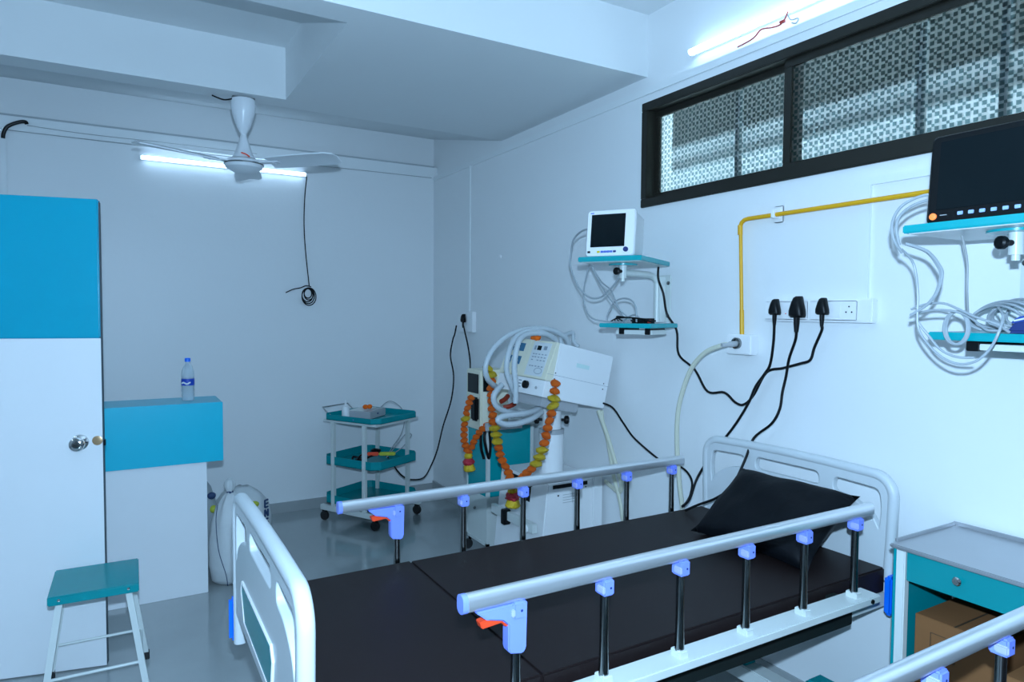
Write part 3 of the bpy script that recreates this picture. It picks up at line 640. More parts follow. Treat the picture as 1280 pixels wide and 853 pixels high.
# side rails
def side_rail(yr, ztop, out):
    """out: -1 near side (latches face -y), +1 far side"""
    xa, xb = .605, 2.03
    sec = rrect(.030, .040, .013, 3)
    bar = MB().sweep([(xa+.012,yr,ztop-.02),(xb-(0 if out<0 else -.09),yr,ztop-.02)], sec).build('side_rail', ALU, bed)
    MB().sweep([(xa,yr,ztop-.02),(xa+.013,yr,ztop-.02)], rrect(.031,.041,.013,3)).build('rail_cap', LBLUE, bar)
    xs = [.74+.2435*k for k in range(6)] if out < 0 else [.808+.2505*k for k in range(6)]
    for k, x in enumerate(xs):
        MB().lathe([(.0125,0),(.0125,.015),(.0108,.10),(.0108,.26)], (x,yr+out*.0,ztop-.285), seg=12).build('post', DCHROME, bar)
        n = MB(); n.box((x-.016,yr-.019,ztop-.075),(x+.016,yr+.019,ztop-.037)); n.build('post_clamp', LBLUE, bar, bevel=.004)
        n = MB(); n.box((x-.020,yr-.021,ztop-.068),(x-.012,yr+.006,ztop-.050)); n.build('clamp_insert', LILAC, bar, bevel=.003)
        n = MB(); n.box((x-.015,yr-.018,ztop-.298),(x+.015,yr+.018,ztop-.268)); n.build('post_foot', WENAM, bar, bevel=.003)
        MB().cyl((x+.004,yr-.0195,ztop-.056),(x+.004,yr-.017,ztop-.056),.003,seg=8).build('rivet', NAVY, bar)
    # latch
    x = xs[0]; zz = ztop-.040
    pts = [(x-.105,yr-.014,zz),(x+.022,yr-.014,zz),(x+.020,yr-.014,zz-.105),(x+.012,yr-.014,zz-.115),(x-.022,yr-.014,zz-.108),(x-.026,yr-.014,zz-.095),(x-.026,yr-.014,zz-.045),(x-.040,yr-.014,zz-.032),(x-.078,yr-.014,zz-.022)]
    n = MB().prism(pts, (0,.028,0)); n.build('latch_housing', LBLUE, bar, bevel=.003)
    pts = [(x-.094,yr-.011,zz-.024),(x-.030,yr-.011,zz-.016),(x-.024,yr-.011,zz-.026),(x-.024,yr-.011,zz-.048),(x-.034,yr-.011,zz-.046),(x-.038,yr-.011,zz-.036),(x-.088,yr-.011,zz-.040)]
    n = MB().prism(pts, (0,.022,0)); n.build('release_trigger', RED, bar, bevel=.002)
    # lower channel
    n = MB(); n.box((.58,yr-.035,ztop-.310),(2.045,yr+.035,ztop-.286)); n.build('rail_channel', ALU if False else WENAM, bar, bevel=.003)
    n = MB(); n.lathe([(.007,0),(.007,.004)], (2.0,yr-.035,ztop-.298), (0,-1,0), 10); n.build('channel_bolt', BLACK, bar)
    ya, yb = (yr+.03, 1.31) if out < 0 else (2.11, yr-.03)
    for xx in (.72, 1.92): MB().box((xx-.02,ya,ztop-.345),(xx+.02,yb,ztop-.290)).build('rail_bracket', SHSTEEL, bar)
side_rail(1.245, .961, -1); side_rail(2.155, .930, 1)
bed2 = dup(bed, (0,-1.487,0), 'second bed in the near right corner, only its grey rail in view')
# mattress and pillow
def soft_box(name, x0, x1, y0, y1, z0, z1, mat, parent, dz=0):
    n = MB().box((x0,y0,z0),(x1,y1,z1)); return n.build(name, mat, parent, bevel=.005, seg=2)
mt = thing('mattress', 'dark brown sectioned mattress on the bed beside the machine', 'mattress', (1.28,1.715,.615))
soft_box('mattress_section', .335, .845, 1.300, 2.130, .617, .702, LEATHER, mt)
soft_box('mattress_section', .846, 2.215, 1.300, 2.130, .617, .700, LEATHER, mt)
mt2 = dup(mt, (0,-1.487,0), 'mattress of the second bed in the near corner')
def pillow(loc, rz, tilt, w, d, h, label):
    t = thing('pillow', label, 'pillow', loc, rz); n = MB(); N = 16
    def pt(i, j, s):
        u, v = -1+2*i/N, -1+2*j/N
        edge = max(0, (1-abs(u)**3.0))*max(0, (1-abs(v)**3.0)); e = edge**.42
        cu = 1 - .10*(1-v*v)*(abs(u)**2) ; cv = 1-.10*(1-u*u)*(abs(v)**2)
        wr = .004*math.sin(9*u+3*v)*e + .004*math.sin(7*v-4*u)*e
        return Vector((v*d/2*cv, u*w/2*cu, s*h/2*e + wr))
    top = [[n.bm.verts.new(pt(i,j,1)) for j in range(N+1)] for i in range(N+1)]
    bot = [[top[i][j] if i in (0,N) or j in (0,N) else n.bm.verts.new(pt(i,j,-1)) for j in range(N+1)] for i in range(N+1)]
    for i in range(N):
        for j in range(N):
            n.bm.faces.new((top[i][j],top[i+1][j],top[i+1][j+1],top[i][j+1]))
            f = [bot[i][j],bot[i][j+1],bot[i+1][j+1],bot[i+1][j]]; n.bm.faces.new(f)
    n.bm.transform(Matrix.Rotation(tilt,4,'Y')); n.build('pillow_body', PILLOW, t, local=True, angle=70)
    return t
pillow((2.055,1.635,.815), math.radians(2), -math.radians(36), .50, .36, .135, 'black pillow leaning on the headboard of the bed')

# ================================================================ BEDSIDE LOCKER
nx0, nx1, ny0, ny1 = 1.955, 2.302, .712, 1.120; nz = .880
t = thing('bedside_locker', 'teal and white bedside locker with steel top at right of the bed', 'locker', ((nx0+nx1)/2,(ny0+ny1)/2,0))
n = MB().box((nx0-.008,ny0-.01,nz-.012),(nx1,ny1+.012,nz)); top = n.build('top', STEEL, t, bevel=.003)
n = MB(); n.box((nx1-.006,ny0-.01,nz),(nx1,ny1+.012,nz+.012)); n.box((nx0+.02,ny1+.006,nz),(nx1-.006,ny1+.012,nz+.010)); n.build('raised_rim', STEEL, top, bevel=.001)
for x in (nx0, nx1-.03):
    for y in (ny0, ny1-.030): MB().box((x,y,.05),(x+.026,y+.026,nz-.012)).build('leg', WENAM, t, bevel=.003)
for x in (nx0+.013, nx1-.017):
    for y in (ny0+.013, ny1-.017):
        f = MB().cyl((x,y,.03),(x,y,.055),.01).build('caster', CHROME, t); MB().lathe([(.01,-.01),(.024,-.01),(.024,.01),(.01,.01)], (x,y,.025), (0,1,0), 14).build('wheel', RUBBER, f)
n = MB(); n.box((nx0+.026,ny1-.004,.10),(nx1-.03,ny1,nz-.012)); n.box((nx0+.002,ny1-.004,.10),(nx0+.02,ny1+.004,nz-.012)); n.build('side_panel', TEAL, t)
MB().box((nx0+.026,ny0,.10),(nx1-.03,ny0+.004,nz-.012)).build('side_panel', TEAL, t)
MB().box((nx1-.008,ny0+.02,.10),(nx1-.004,ny1-.03,nz-.012)).build('back_panel', TEAL, t)
MB().box((nx0+.004,ny0+.026,.10),(nx1-.008,ny1-.026,.115)).build('bottom_shelf', TEAL, t)
dr = MB().box((nx0+.002,ny0+.028,nz-.098),(nx0+.020,ny1-.034,nz-.014)).build('drawer', TEALD, t, bevel=.002)
MB().box((nx0+.020,ny0+.05,nz-.090),(nx1-.03,ny1-.05,nz-.030)).build('drawer_box', TEAL, dr)
MB().lathe([(.004,0),(.004,.008),(.0105,.010),(.012,.016),(.009,.020)], (nx0+.002,.944,.832), (-1,0,0), 18).build('knob', CHROME, dr)
t = thing('cardboard_box', 'brown cardboard box standing inside the bedside locker', 'box', (2.1,.92,.115))
bx = MB().box((1.990,.860,.115),(2.270,1.075,.684)).build('carton', KRAFT, t, bevel=.002)
n = MB().tube([(1.9885,1.030,.58),(1.9885,1.030,.645),(1.9885,.965,.645),(1.9885,.965,.58),(1.9885,1.030,.58)], .0012, 4, 1); n.build('printed_outline', TAPE, bx)
n = MB(); n.box((1.99,.965,.6842),(2.27,.970,.685)); n.build('flap_gap', TAPE, bx)
t = thing('cardboard_box', 'smaller brown carton at the near end inside the locker', 'box', (2.1,.78,.115))
MB().box((2.010,.735,.115),(2.26,.852,.60)).build('carton', KRAFT2, t, bevel=.002)

# ================================================================ DOOR, COUNTER, STOOL
A = math.radians(-12.2)
d1 = struct(bpy.data.objects.new('door_1', None)); C.objects.link(d1)
d1.matrix_basis = Matrix.Translation((-.066, 3.357, 0)) @ Matrix.Rotation(A, 4, 'Z')
DW = .86
n = MB().box((-DW,0,.006),(0,.032,1.425)).build('white_panel', WHITE, d1, local=True, bevel=.0015)
n = MB().box((-DW,0,1.4255),(0,.032,2.012)).build('teal_panel', TEALG, d1, local=True, bevel=.006)
MB().box((-.0005,.002,.01),(.0015,.030,2.0)).build('shaded_edge', EDGE, d1, local=True)
kx = -.083; kz = .985
n = MB().lathe([(.033,0),(.032,.006),(.026,.010),(.018,.014),(.014,.022),(.016,.030),(.026,.036),(.030,.046),(.028,.056),(.018,.062),(.0,.064)], (kx,0,kz), (0,-1,0), 26); kb = n.build('door_knob', CHROME, d1, local=True)
MB().lathe([(.016,.064),(.013,.0665),(.0,.067)], (kx,0,kz), (0,-1,0), 20).build('knob_button', DCHROME, kb, local=True)
MB().lathe([(.026,0),(.025,.006),(.010,.010),(.010,.02),(.020,.03),(.024,.045),(.012,.055),(0,.056)], (kx,.0325,kz), (0,1,0), 22).build('back_knob', COPPER, kb, local=True)
n = MB().lathe([(.0,0),(.020,0),(.020,.0015),(.015,.003),(.0,.003)], (-.019,-.0005,kz+.004), (0,-1,0), 20); n.build('edge_rosette', COPPER, kb, local=True)
n = MB().box((-.001,.008,kz-.02),(.008,.022,kz+.004)); n.build('latch_bolt', BLACK, kb, local=True)
# counter cabinet behind the door
t = thing('counter_cabinet', 'white and teal counter cabinet behind the door, holding the bottle', 'cabinet', (.2,4.15,0))
MB().box((-1.0,3.965,.725),(.486,4.27,1.048)).build('teal_box', TEALC, t, bevel=.003)
MB().box((-.98,3.985,.0),(.404,4.25,.725)).build('white_pedestal', WHITE, t, bevel=.002)
# bottle
bx_, by_, bz_ = .327, 4.115, 1.048
t = thing('water_bottle', 'clear plastic water bottle with blue cap on the teal counter', 'bottle', (bx_,by_,bz_))
MB().lathe([(.0,.0),(.030,.001),(.033,.008),(.031,.02),(.033,.03),(.0315,.045),(.033,.055),(.0315,.07),(.033,.08),(.033,.125),(.034,.14),(.031,.165),(.022,.19),(.014,.203),(.0125,.215)], (bx_,by_,bz_), seg=24).build('bottle_body', PET, t)
MB().lathe([(.0,.215),(.0148,.215),(.0148,.232),(.013,.235),(.0,.2355)], (bx_,by_,bz_), seg=20).build('cap', BLUE, t)
lb = MB(); lb.rings([[Vector((bx_+.0337*math.cos(a), by_+.0337*math.sin(a), bz_+z)) for a in [2*PI*k/24 for k in range(24)]] for z in (.085,.122)], cap=False); lb = lb.build('paper_label', paint('blue_label', (.01,.06,.45), .4), t)
n = MB()
for k in range(9):
    a = math.radians(-150+9*k); n.ball((bx_+.0342*math.cos(a), by_+.0342*math.sin(a), bz_+.098+.004*math.sin(k*.9)), .0052, (1,1,1), 1)
n.build('label_mark', WPL, lb)
# stool
t = thing('stool', 'small teal-topped stool with white splayed legs beside the door', 'stool', (-.094,3.19,0), math.radians(-1.0))
n = MB().box((-.152,-.157,.425),(.152,.157,.460)); n.build('seat', TEAL, t, bevel=.004, local=True)
for sx, sy in ((-1,-1),(1,-1),(1,1),(-1,1)):
    tx, ty = sx*.115, sy*.130; bx2, by2 = sx*.175, sy*.165; h = .0115
    lo = [(bx2-h,by2-h,.02),(bx2+h,by2-h,.02),(bx2+h,by2+h,.02),(bx2-h,by2+h,.02)]; hi = [(tx-h,ty-h,.43),(tx+h,ty-h,.43),(tx+h,ty+h,.43),(tx-h,ty+h,.43)]
    lg = MB().hexa(lo, hi).build('leg', WENAM, t, local=True)
    MB().box((bx2-.014,by2-.014,0),(bx2+.014,by2+.014,.035)).build('rubber_foot', RUBBER, lg, local=True, bevel=.002)
    MB().lathe([(.006,0),(.005,.003),(0,.004)], (tx,sy*.157,.445), (0,sy,0), 10).build('rivet', CHROME, lg, local=True)
f = .70
for sy in (-1, 1):
    y = sy*(.130+.035*f); MB().cyl((-.157,y,.14),(.157,y,.14),.006).build('stretcher', WENAM, t, local=True)
for sx in (-1, 1):
    x = sx*(.115+.060*f); MB().cyl((x,-.155,.14),(x,.155,.14),.006).build('stretcher', WENAM, t, local=True)

# ================================================================ SACKS
def sack(name, label, c, sx, sy, h, mat, tie=True, seed=1, tex=True):
    t = thing(name, label, 'sack', c); rnd = random.Random(seed); n = MB(); rg = []
    prof = [(0,.30),(.012,.72),(.06,.93),(.2,1.02),(.4,1.0),(.6,.86),(.75,.62),(.84,.34),(.875,.14)] if tie else [(0,.5),(.02,.85),(.1,1),(.3,1.03),(.55,1.0),(.75,.9),(.9,.65),(1,.3)]
    K = 36
    for z, s in prof:
        rg.append([Vector((sx*s*math.cos(a)*(1+.03*math.sin(5*a+z*4+seed)+(.10*math.sin(9*a+seed) if z>.6 and tie else .012*math.sin(13*a+9*z))), sy*s*math.sin(a)*(1+.03*math.cos(4*a+seed)), z*h + .006*math.sin(6*a+seed)*(z>.02))) for a in [2*PI*k/K for k in range(K)]])
    n.rings(rg); b = n.build('sack_body', mat, t, local=True, angle=80)
    if tie:
        n = MB(); rg = []
        for z, s in ((.87,.13),(.90,.17),(.94,.25),(.98,.22),(1.01,.10)):
            rg.append([Vector((sx*s*math.cos(a)*(1+.18*math.sin(4*a+8*z)), sy*s*math.sin(a)*(1+.15*math.cos(5*a)), z*h)) for a in [2*PI*k/K for k in range(K)]])
        n.rings(rg); n.build('gathered_neck', mat, t, local=True, angle=80)
        MB().lathe([(sx*.15,h*.868),(sx*.17,h*.878),(sx*.15,h*.888)], seg=18).build('tie_string', PATCHW, t, local=True)
    return t, b, sx, sy, h
t, b, sx, sy, h = sack('sack', 'white woven sack tied at the neck, behind the footboard', (.535,4.10,0), .115, .11, .585, SACK, True, 2)
n = MB().tube([Vector((-.075,-.088,.47)),(-.085,-.088,.38),(-.075,-.100,.22),(-.04,-.112,.08),(-.03,-.100,.01)], .0022, 5); n.build('side_seam', PATCHW, b, local=True)
t, b, sx, sy, h = sack('sack', 'pale sack printed in dark blue and lime behind the white sack', (.650,4.52,0), .185, .15, .43, SACK, False, 5)
def on_sack(a, z, s=1.015): return Vector((sx*s*math.cos(a), sy*s*math.sin(a), z))
def letter(a0, z0, segs, mat, nm):
    n = MB()
    for (u0, v0, u1, v1) in segs: n.tube([on_sack(a0+u0*.16, z0+v0*.045, 1.035), on_sack(a0+u1*.16, z0+v1*.045, 1.035)], .006, 5, 1)
    n.build(nm, mat, b, local=True)
NN = [(0,0,0,1),(0,1,1,0),(1,0,1,1)]; EE = [(0,0,0,1),(0,1,1,1),(0,.5,1,.5),(0,0,1,0)]
for k, z in enumerate((.31,.25,.19,.13,.07)): letter(math.radians(-48), z, NN if k % 2 else EE, PATCHW, 'printed_letter')
n = MB(); n.ball(on_sack(math.radians(-70),.345,.97),.03,(1,.6,.7),2); n.build('lime_patch', LIMEP, b, local=True)
n = MB(); n.ball(on_sack(math.radians(-100),.35,.95),.03,(1.2,.6,.7),2); n.build('blue_patch', PATCHW, b, local=True)
t, b, sx, sy, h = sack('sack', 'grey sack with dark and lime prints half hidden behind the counter pedestal', (.405,4.42,0), .10, .11, .53, paint('grey_printed_sack',(.36,.40,.42),.6,var=.25), False, 8)
n = MB(); n.ball((.070,-.080,.36),.030,(.8,.6,.8),2); n.build('lime_patch', LIMEP, b, local=True)
for p_, r_ in (((.060,-.072,.44),.028),((.085,-.058,.29),.022),((.080,-.066,.22),.022)):
    MB().ball(p_, r_, (.9,.6,.8), 2).build('blue_patch', PATCHW, b, local=True)

# ================================================================ INSTRUMENT TROLLEY
TA = math.radians(29.6); tc = (1.624, 4.868, 0)
t = thing('instrument_trolley', 'white three-tier trolley with teal trays against the back wall', 'trolley', tc, TA)
hx, hy = .245, .265
def tray(z, rim, nm='tray', cut=.085):
    out = [(-hx+cut,-hy),(hx-cut,-hy),(hx,-hy+cut),(hx,hy-cut),(hx-cut,hy),(-hx+cut,hy),(-hx,hy-cut),(-hx,-hy+cut)] if cut else [(-hx,-hy),(hx,-hy),(hx,hy),(-hx,hy)]
    n = MB().prism([(x,y,z) for x,y in out], (0,0,.006)); k = len(out)
    for i in range(k):
        (xa,ya),(xb,yb) = out[i], out[(i+1)%k]; xa2,ya2,xb2,yb2 = [v*.985 for v in (xa,ya,xb,yb)]
        n.hexa([(xa,ya,z),(xb,yb,z),(xb2,yb2,z),(xa2,ya2,z)], [(xa,ya,z+rim),(xb,yb,z+rim),(xb2,yb2,z+rim),(xa2,ya2,z+rim)])
    return n.build(nm, TEAL, t, local=True, smooth=False)
tray(.752,.040,cut=.05); tray(.425,.060,cut=.05); tray(.140,.060,cut=.05)
n = MB()
for a, b_ in (((-hx+.01,-hy+.01,.735),(hx-.01,-hy+.03,.752)),((-hx+.01,hy-.03,.735),(hx-.01,hy-.01,.752)),((-hx+.01,-hy+.03,.735),(-hx+.03,hy-.03,.752)),((hx-.03,-hy+.03,.735),(hx-.01,hy-.03,.752))): n.box(a, b_)
n.build('top_frame', WENAM, t, local=True)
for sx in (-1,1):
    MB().box((sx*.235-.017,-.275,.080),(sx*.235+.017,.275,.118)).build('base_bar', WENAM, t, local=True, bevel=.003)
    for sy in (-1,1):
        MB().box((sx*.240-.0145,sy*.150-.0145,.115),(sx*.240+.0145,sy*.150+.0145,.738)).build('leg', WENAM, t, local=True, bevel=.003)
        f = MB().box((sx*.235-.008,sy*.245-.018,.045),(sx*.235+.008,sy*.245+.018,.082)).build('caster', BLACK, t, local=True)
        MB().lathe([(.01,-.013),(.032,-.013),(.036,0),(.032,.013),(.01,.013)], (sx*.235,sy*.245,.036), (1,0,0), 18).build('wheel', RUBBER, f, local=True)
n = MB().tube([(-.16,hy-.02,.765),(-.17,hy+.03,.800),(-.165,hy+.07,.825),(.10,hy+.07,.825),(.12,hy+.02,.77)], .005, 7, 1); n.build('push_handle', CHROME, t, local=True)
TM = t.matrix_basis
def TW(x, y, z): return TM @ Vector((x, y, z))
zt = .760
p = TW(-.165,.10,zt); o = thing('dropper_bottle', 'small white nozzle bottle at the left end of the trolley top', 'bottle', p)
MB().lathe([(.0,0),(.026,.0),(.028,.01),(.028,.075),(.022,.09),(.012,.096)], p, seg=18).build('bottle_body', WPL, o)
MB().lathe([(.010,.096),(.009,.105),(.003,.135),(0,.136)], p, seg=14).build('nozzle', WPL, o)
p = TW(-.02,.02,zt); o = thing('recorder', 'flat grey recorder box lying on the trolley top', 'device', p, TA+math.radians(14))
MB().box((-.12,-.085,0),(.13,.115,.055)).build('casing', GREYPL, o, bevel=.006, local=True)
MB().box((-.10,-.02,.055),(.10,.10,.060)).build('lid', WENAM, o, bevel=.002, local=True)
MB().box((-.01,-.0865,.025),(.01,-.084,.035)).build('front_mark', NAVY, o, local=True)
p = TW(-.02,.02,zt+.060)
o = thing('marigold_flower', 'orange marigold flower lying on the grey recorder box', 'flower', p)
for dx in (-.016,.016): MB().ball(p+Vector((dx,0,.016)), .021, (1,1,.8), 2, .08).build('blossom', ORANGE, o)
p = TW(-.215,-.06,zt+.002); o = MB().box((-.03,-.02,0),(.05,.02,.018)); o.bm.transform(Matrix.Translation(p) @ Matrix.Rotation(TA-.9,4,'Z')); o = o.build('blue_packet', BB, bevel=.004); tag(o, 'small blue packet beside the nozzle bottle on the trolley', 'packet')
cable('lead_wire', 'thin grey lead looping off the right end of the trolley top', [[TW(.10,.02,.80),TW(.17,-.03,.86),TW(.25,-.08,.80),TW(.262,-.10,.70),TW(.22,-.10,.60),TW(.15,-.08,.52),TW(.10,-.06,.44),TW(.16,-.08,.50),TW(.25,-.12,.60),TW(.30,-.14,.585),TW(.24,-.10,.50),TW(.16,-.06,.45)]], .0032, GCABLE, 'wire')
zm = .433
o = thing('cable_tool', 'red and yellow clamp tool lying on the middle trolley tray', 'tool', TW(-.02,-.08,zm))
n = MB().box((.0,-.014,.0),(.12,.014,.026)); n.bm.transform(Matrix.Translation(TW(-.03,-.10,zm+.05)) @ Matrix.Rotation(math.radians(-24),4,'Z')); n.build('yellow_grip', LIMEP, o, bevel=.006)
n = MB().box((-.085,-.013,.0),(-.001,.013,.026)); n.bm.transform(Matrix.Translation(TW(-.03,-.10,zm+.05)) @ Matrix.Rotation(math.radians(-24),4,'Z')); n.build('red_grip', RED, o, bevel=.006)
cable('lead_bundle', 'black heap of leads on the middle trolley tray', [[TW(-.20,-.04,zm+.03),TW(-.14,-.02,zm+.06),TW(-.05,.0,zm+.055),TW(.04,-.02,zm+.06),TW(.08,-.05,zm+.03),TW(.0,-.05,zm+.05),TW(-.10,-.06,zm+.045),TW(-.18,-.02,zm+.02)],[TW(-.20,.0,zm+.02),TW(-.16,.03,zm+.05),TW(-.12,-.02,zm+.03),TW(-.2,-.03,zm+.04)],[TW(.0,.0,zm+.07),TW(.05,.02,zm+.07),TW(.09,.0,zm+.06),TW(.05,-.03,zm+.07),TW(-.01,-.01,zm+.07)]], .008, BLACK, 'cable')

# ================================================================ VENTILATOR MACHINE
v = thing('ventilator', 'garlanded white ventilator machine on a stand against the wall', 'medical machine', (2.08, 3.3, 0))
cx0, cx1, cy0, cy1, cz0, cz1 = 1.95, 2.285, 3.64, 3.93, .09, .835
n = MB(); e = .022
for x, y in ((cx0,cy0),(cx1-e,cy0),(cx0,cy1-e),(cx1-e,cy1-e)): n.box((x,y,cz0),(x+e,y+e,cz1))
n.box((cx0,cy0,cz0),(cx1,cy1,cz0+e)); n.build('cabinet_frame', WENAM, v, bevel=.002)
MB().box((cx0+.004,cy0+.004,.40),(cx1-.004,cy1-.004,cz1-.004)).build('teal_cabinet', TEALS, v)
MB().box((cx0+.003,cy0+.003,cz0+.02),(cx1-.003,cy1-.003,.399)).build('white_cabinet', WENAM, v)
MB().box((cx0-.01,cy0-.01,cz1),(cx1,cy1+.01,cz1+.014)).build('cabinet_top', WENAM, v, bevel=.003)
MB().lathe([(.009,0),(.009,.008),(.005,.012)], (cx0,3.80,.30), (-1,0,0), 12).build('door_knob', DCHROME, v)
for x, y in ((cx0+.02,cy0+.02),(cx0+.02,cy1-.02),(cx1-.03,cy0+.02),(cx1-.03,cy1-.02)):
    f = MB().cyl((x,y,.06),(x,y,cz0),.010).build('caster', BLACK, v); MB().lathe([(.01,-.013),(.030,-.013),(.034,0),(.030,.013),(.01,.013)], (x-.015,y,.034), (0,1,0), 16).build('wheel', RUBBER, f)
# lower unit
lo = [(1.885,2.95,.09),(2.295,2.95,.09),(2.295,3.45,.09),(1.885,3.45,.09)]; hi = [(1.945,2.95,.640),(2.295,2.95,.640),(2.295,3.45,.640),(1.945,3.45,.640)]
lu = MB().hexa(lo, hi).build('lower_unit', WPL, v, bevel=.006)
MB().box((2.235,2.935,.09),(2.295,2.952,.655)).build('corner_strip', WPL, lu, bevel=.004)
n = MB(); n.box((1.975,2.947,.612),(2.20,2.951,.632)); n.build('vent_slot', BLACK, lu)
n = MB()
for k in range(4): n.box((2.04,2.948,.53+.014*k),(2.15,2.9505,.5325+.014*k))
n.box((2.10,2.9475,.525),(2.102,2.9505,.580)); n.build('rating_plate', GREYPL, lu)
n = MB(); n.cyl((2.01,2.948,.573),(2.01,2.951,.573),.005,seg=8); n.cyl((2.19,2.948,.60),(2.19,2.951,.60),.004,seg=8); n.build('screw', BLACK, lu)
n = MB().box((1.875,2.99,.375),(1.905,3.45,.425)); n.build('side_bracket', WENAM, v, bevel=.002)
n = MB().box((1.855,3.26,.350),(1.90,3.30,.435)); n.build('bracket_clamp', BLACK, v, bevel=.004)
MB().lathe([(.022,0),(.024,.008),(.024,.034),(.018,.040)], (1.88,3.06,.385), (-1,-.2,0), 16).build('bracket_knob', WPL, v)
n = MB().box((1.93,3.10,.50),(2.02,3.35,.625)); n.build('motor_block', BLACK, v, bevel=.01)
# column
MB().cyl((2.03,3.05,.62),(2.03,3.05,.905),.066,seg=28).build('column', WPL, v)
MB().lathe([(.052,0),(.052,.30)], (2.03,3.05,.905), seg=24).build('column_neck', WPL, v)
MB().lathe([(.069,-.012),(.069,.012),(.05,.014)], (2.03,3.05,.905), seg=28).build('column_collar', GREYPL, v)
for dx in (-1, 1):
    d = Vector((.86,-.5,0))*dx; pp = Vector((2.03,3.05,.965))
    n = MB().cyl(pp, pp+d*.085, .008); n.lathe([(.016,0),(.023,.006),(.023,.022),(.014,.028)], pp+d*.068, d, 12); n.build('clamp_knob', BLACK, v)
# head unit, tilted
o_ = Vector((0,0,H)) + .93*(Vector((1.935,2.999,1.1))-Vector((0,0,H)))
MR = Matrix(((.96992149,-.11585876,.21407719),(.11947189,.99282964,-.00397212),(-.21208198,.02942885,.97680867)))
vw, vd, vh = .419*.93, .472*.93, .303*.93
VM = Matrix.Translation(o_) @ MR.to_4x4()
def VB(m, nm, mat, p=None, **k):
    m.bm.transform(VM); return m.build(nm, mat, p or v, **k)
hu = VB(MB().box((.05,0,0),(vd,vw,vh)), 'head_unit', WPL, bevel=.005)
VB(MB().hexa([(0,0,.0),(.05,0,.0),(.05,vw,.0),(0,vw,.0)], [(0,0,.082),(.05,0,.082),(.05,vw,.082),(0,vw,.082)]), 'lower_fascia', WPL, hu, bevel=.003)
VB(MB().hexa([(-.004,0,.084),(.05,0,.084),(.05,vw,.084),(-.004,vw,.084)], [(.030,.0,vh),(.05,.0,vh),(.05,vw,vh),(.030,vw,vh)]), 'control_panel', CREAM, hu, bevel=.004)
def panel(y0, y1, s0, s1, nm, mat, th=.002):
    """rectangle on the sloped control panel; s along the slope 0..1"""
    def P(y, s, o): return (-.004+.034*s-o, y, .084+(vh-.084)*s)
    n = MB().hexa([P(y0,s0,0),P(y1,s0,0),P(y1,s1,0),P(y0,s1,0)], [P(y0,s0,th),P(y1,s0,th),P(y1,s1,th),P(y0,s1,th)])
    return VB(n, nm, mat, hu)
PALE = paint('pale_panel_print', (.66,.70,.72), .4)
panel(.035,.175,.06,.95,'key_field',PALE,.001)
panel(.20,.37,.06,.95,'left_field',CREAM,.001)
panel(.105,.135,.74,.86,'small_display',SCREEN,.003)
for k,(a,b_) in enumerate(((.24,.29),(.32,.36))):
    panel(a,b_,.30,.52,'blue_window',paint('blue_window_print',(.02,.14,.26),.4),.003); panel(a,b_,.66,.88,'blue_window',bpy.data.materials['blue_window_print'],.003)
KEY = paint('grey_key_print', (.28,.33,.38), .5)
n_ = 0
for s in (.46,.54,.62,.30):
    for y in (.055,.08,.105,.13,.15):
        if random.random() < .85: panel(y-.007, y+.007, s, s+.028, 'key', KEY, .002)
panel(.145,.160,.74,.86,'key',KEY,.002); panel(.06,.085,.76,.86,'key',KEY,.002)
n = MB()
ring = [(-.004+.034*s-.002, y, .084+(vh-.084)*s) for y, s in [(.075+.030*math.cos(a), .20+.075*math.sin(a)) for a in [2*PI*k/20 for k in range(21)]]]
n.tube(ring, .0014, 5, 1); VB(n, 'oval_mark', KEY, hu)
VB(MB().lathe([(.012,0),(.020,.004),(.020,.020),(.014,.024)], (0,.135,.046), (-1,0,0), 16), 'rotary_knob', BLACK, hu)
VB(MB().lathe([(.008,0),(.008,.003)], (0,.060,.040), (-1,0,0), 14), 'small_port', GREYPL, hu)
n = MB()
for k in range(3): n.box((-.001,.185,.028+.016*k),(.001,.21,.034+.016*k))
VB(n, 'fascia_print', KEY, hu)
n = MB().box((.185,-.003,.205),(.275,.0,.225)); VB(n, 'side_handle', WPL, hu, bevel=.001)
n = MB().box((.185,-.0015,.182),(.275,.0,.203)); VB(n, 'handle_recess', paint('pale_green_grip',(.62,.80,.78),.4), hu)
n = MB()
for x, z in ((.055,.13),(.055,.10),(.40,.13),(.40,.10)): n.cyl((x,-.001,z),(x,.001,z),.0035,seg=8)
VB(n, 'side_screw', BLACK, hu)
n = MB().box((.0,-.0008,.118),(vd,.0002,.1195)); VB(n, 'side_seam', KEY, hu)
n = MB().box((.045,.05,-.05),(.30,.30,.0)); VB(n, 'mounting_cradle', GREYPL, hu, bevel=.006)
# small cream monitor on the cabinet
sm = thing('module_monitor', 'small cream module with two dark screens left of the ventilator', 'device', (1.9,3.62,.849))
MB().box((1.830,3.50,.849),(2.02,3.69,1.205)).build('casing', CREAM, sm, bevel=.008)
MB().box((1.826,3.53,1.065),(1.831,3.665,1.180)).build('screen', SCREEN, sm, bevel=.001)
MB().box((1.800,3.515,.905),(1.830,3.580,1.045)).build('handset', BLACK, sm, bevel=.010)
MB().box((1.845,3.496,1.08),(1.885,3.501,1.17)).build('small_screen', SCREEN, sm, bevel=.001)
MB().box((1.85,3.47,.849),(2.10,3.53,.895)).build('front_tray', GREYPL, sm, bevel=.004)
cable('coiled_lead', 'black coiled lead hanging at the left of the teal cabinet', [[(1.93,3.60,.86),(1.90,3.585,.80),(1.91,3.58,.72),(1.935,3.59,.66),(1.95,3.60,.72),(1.945,3.60,.80),(1.925,3.585,.86),(1.885,3.59,.84),(1.88,3.59,.74),(1.90,3.59,.66)]], .009, BLACK)
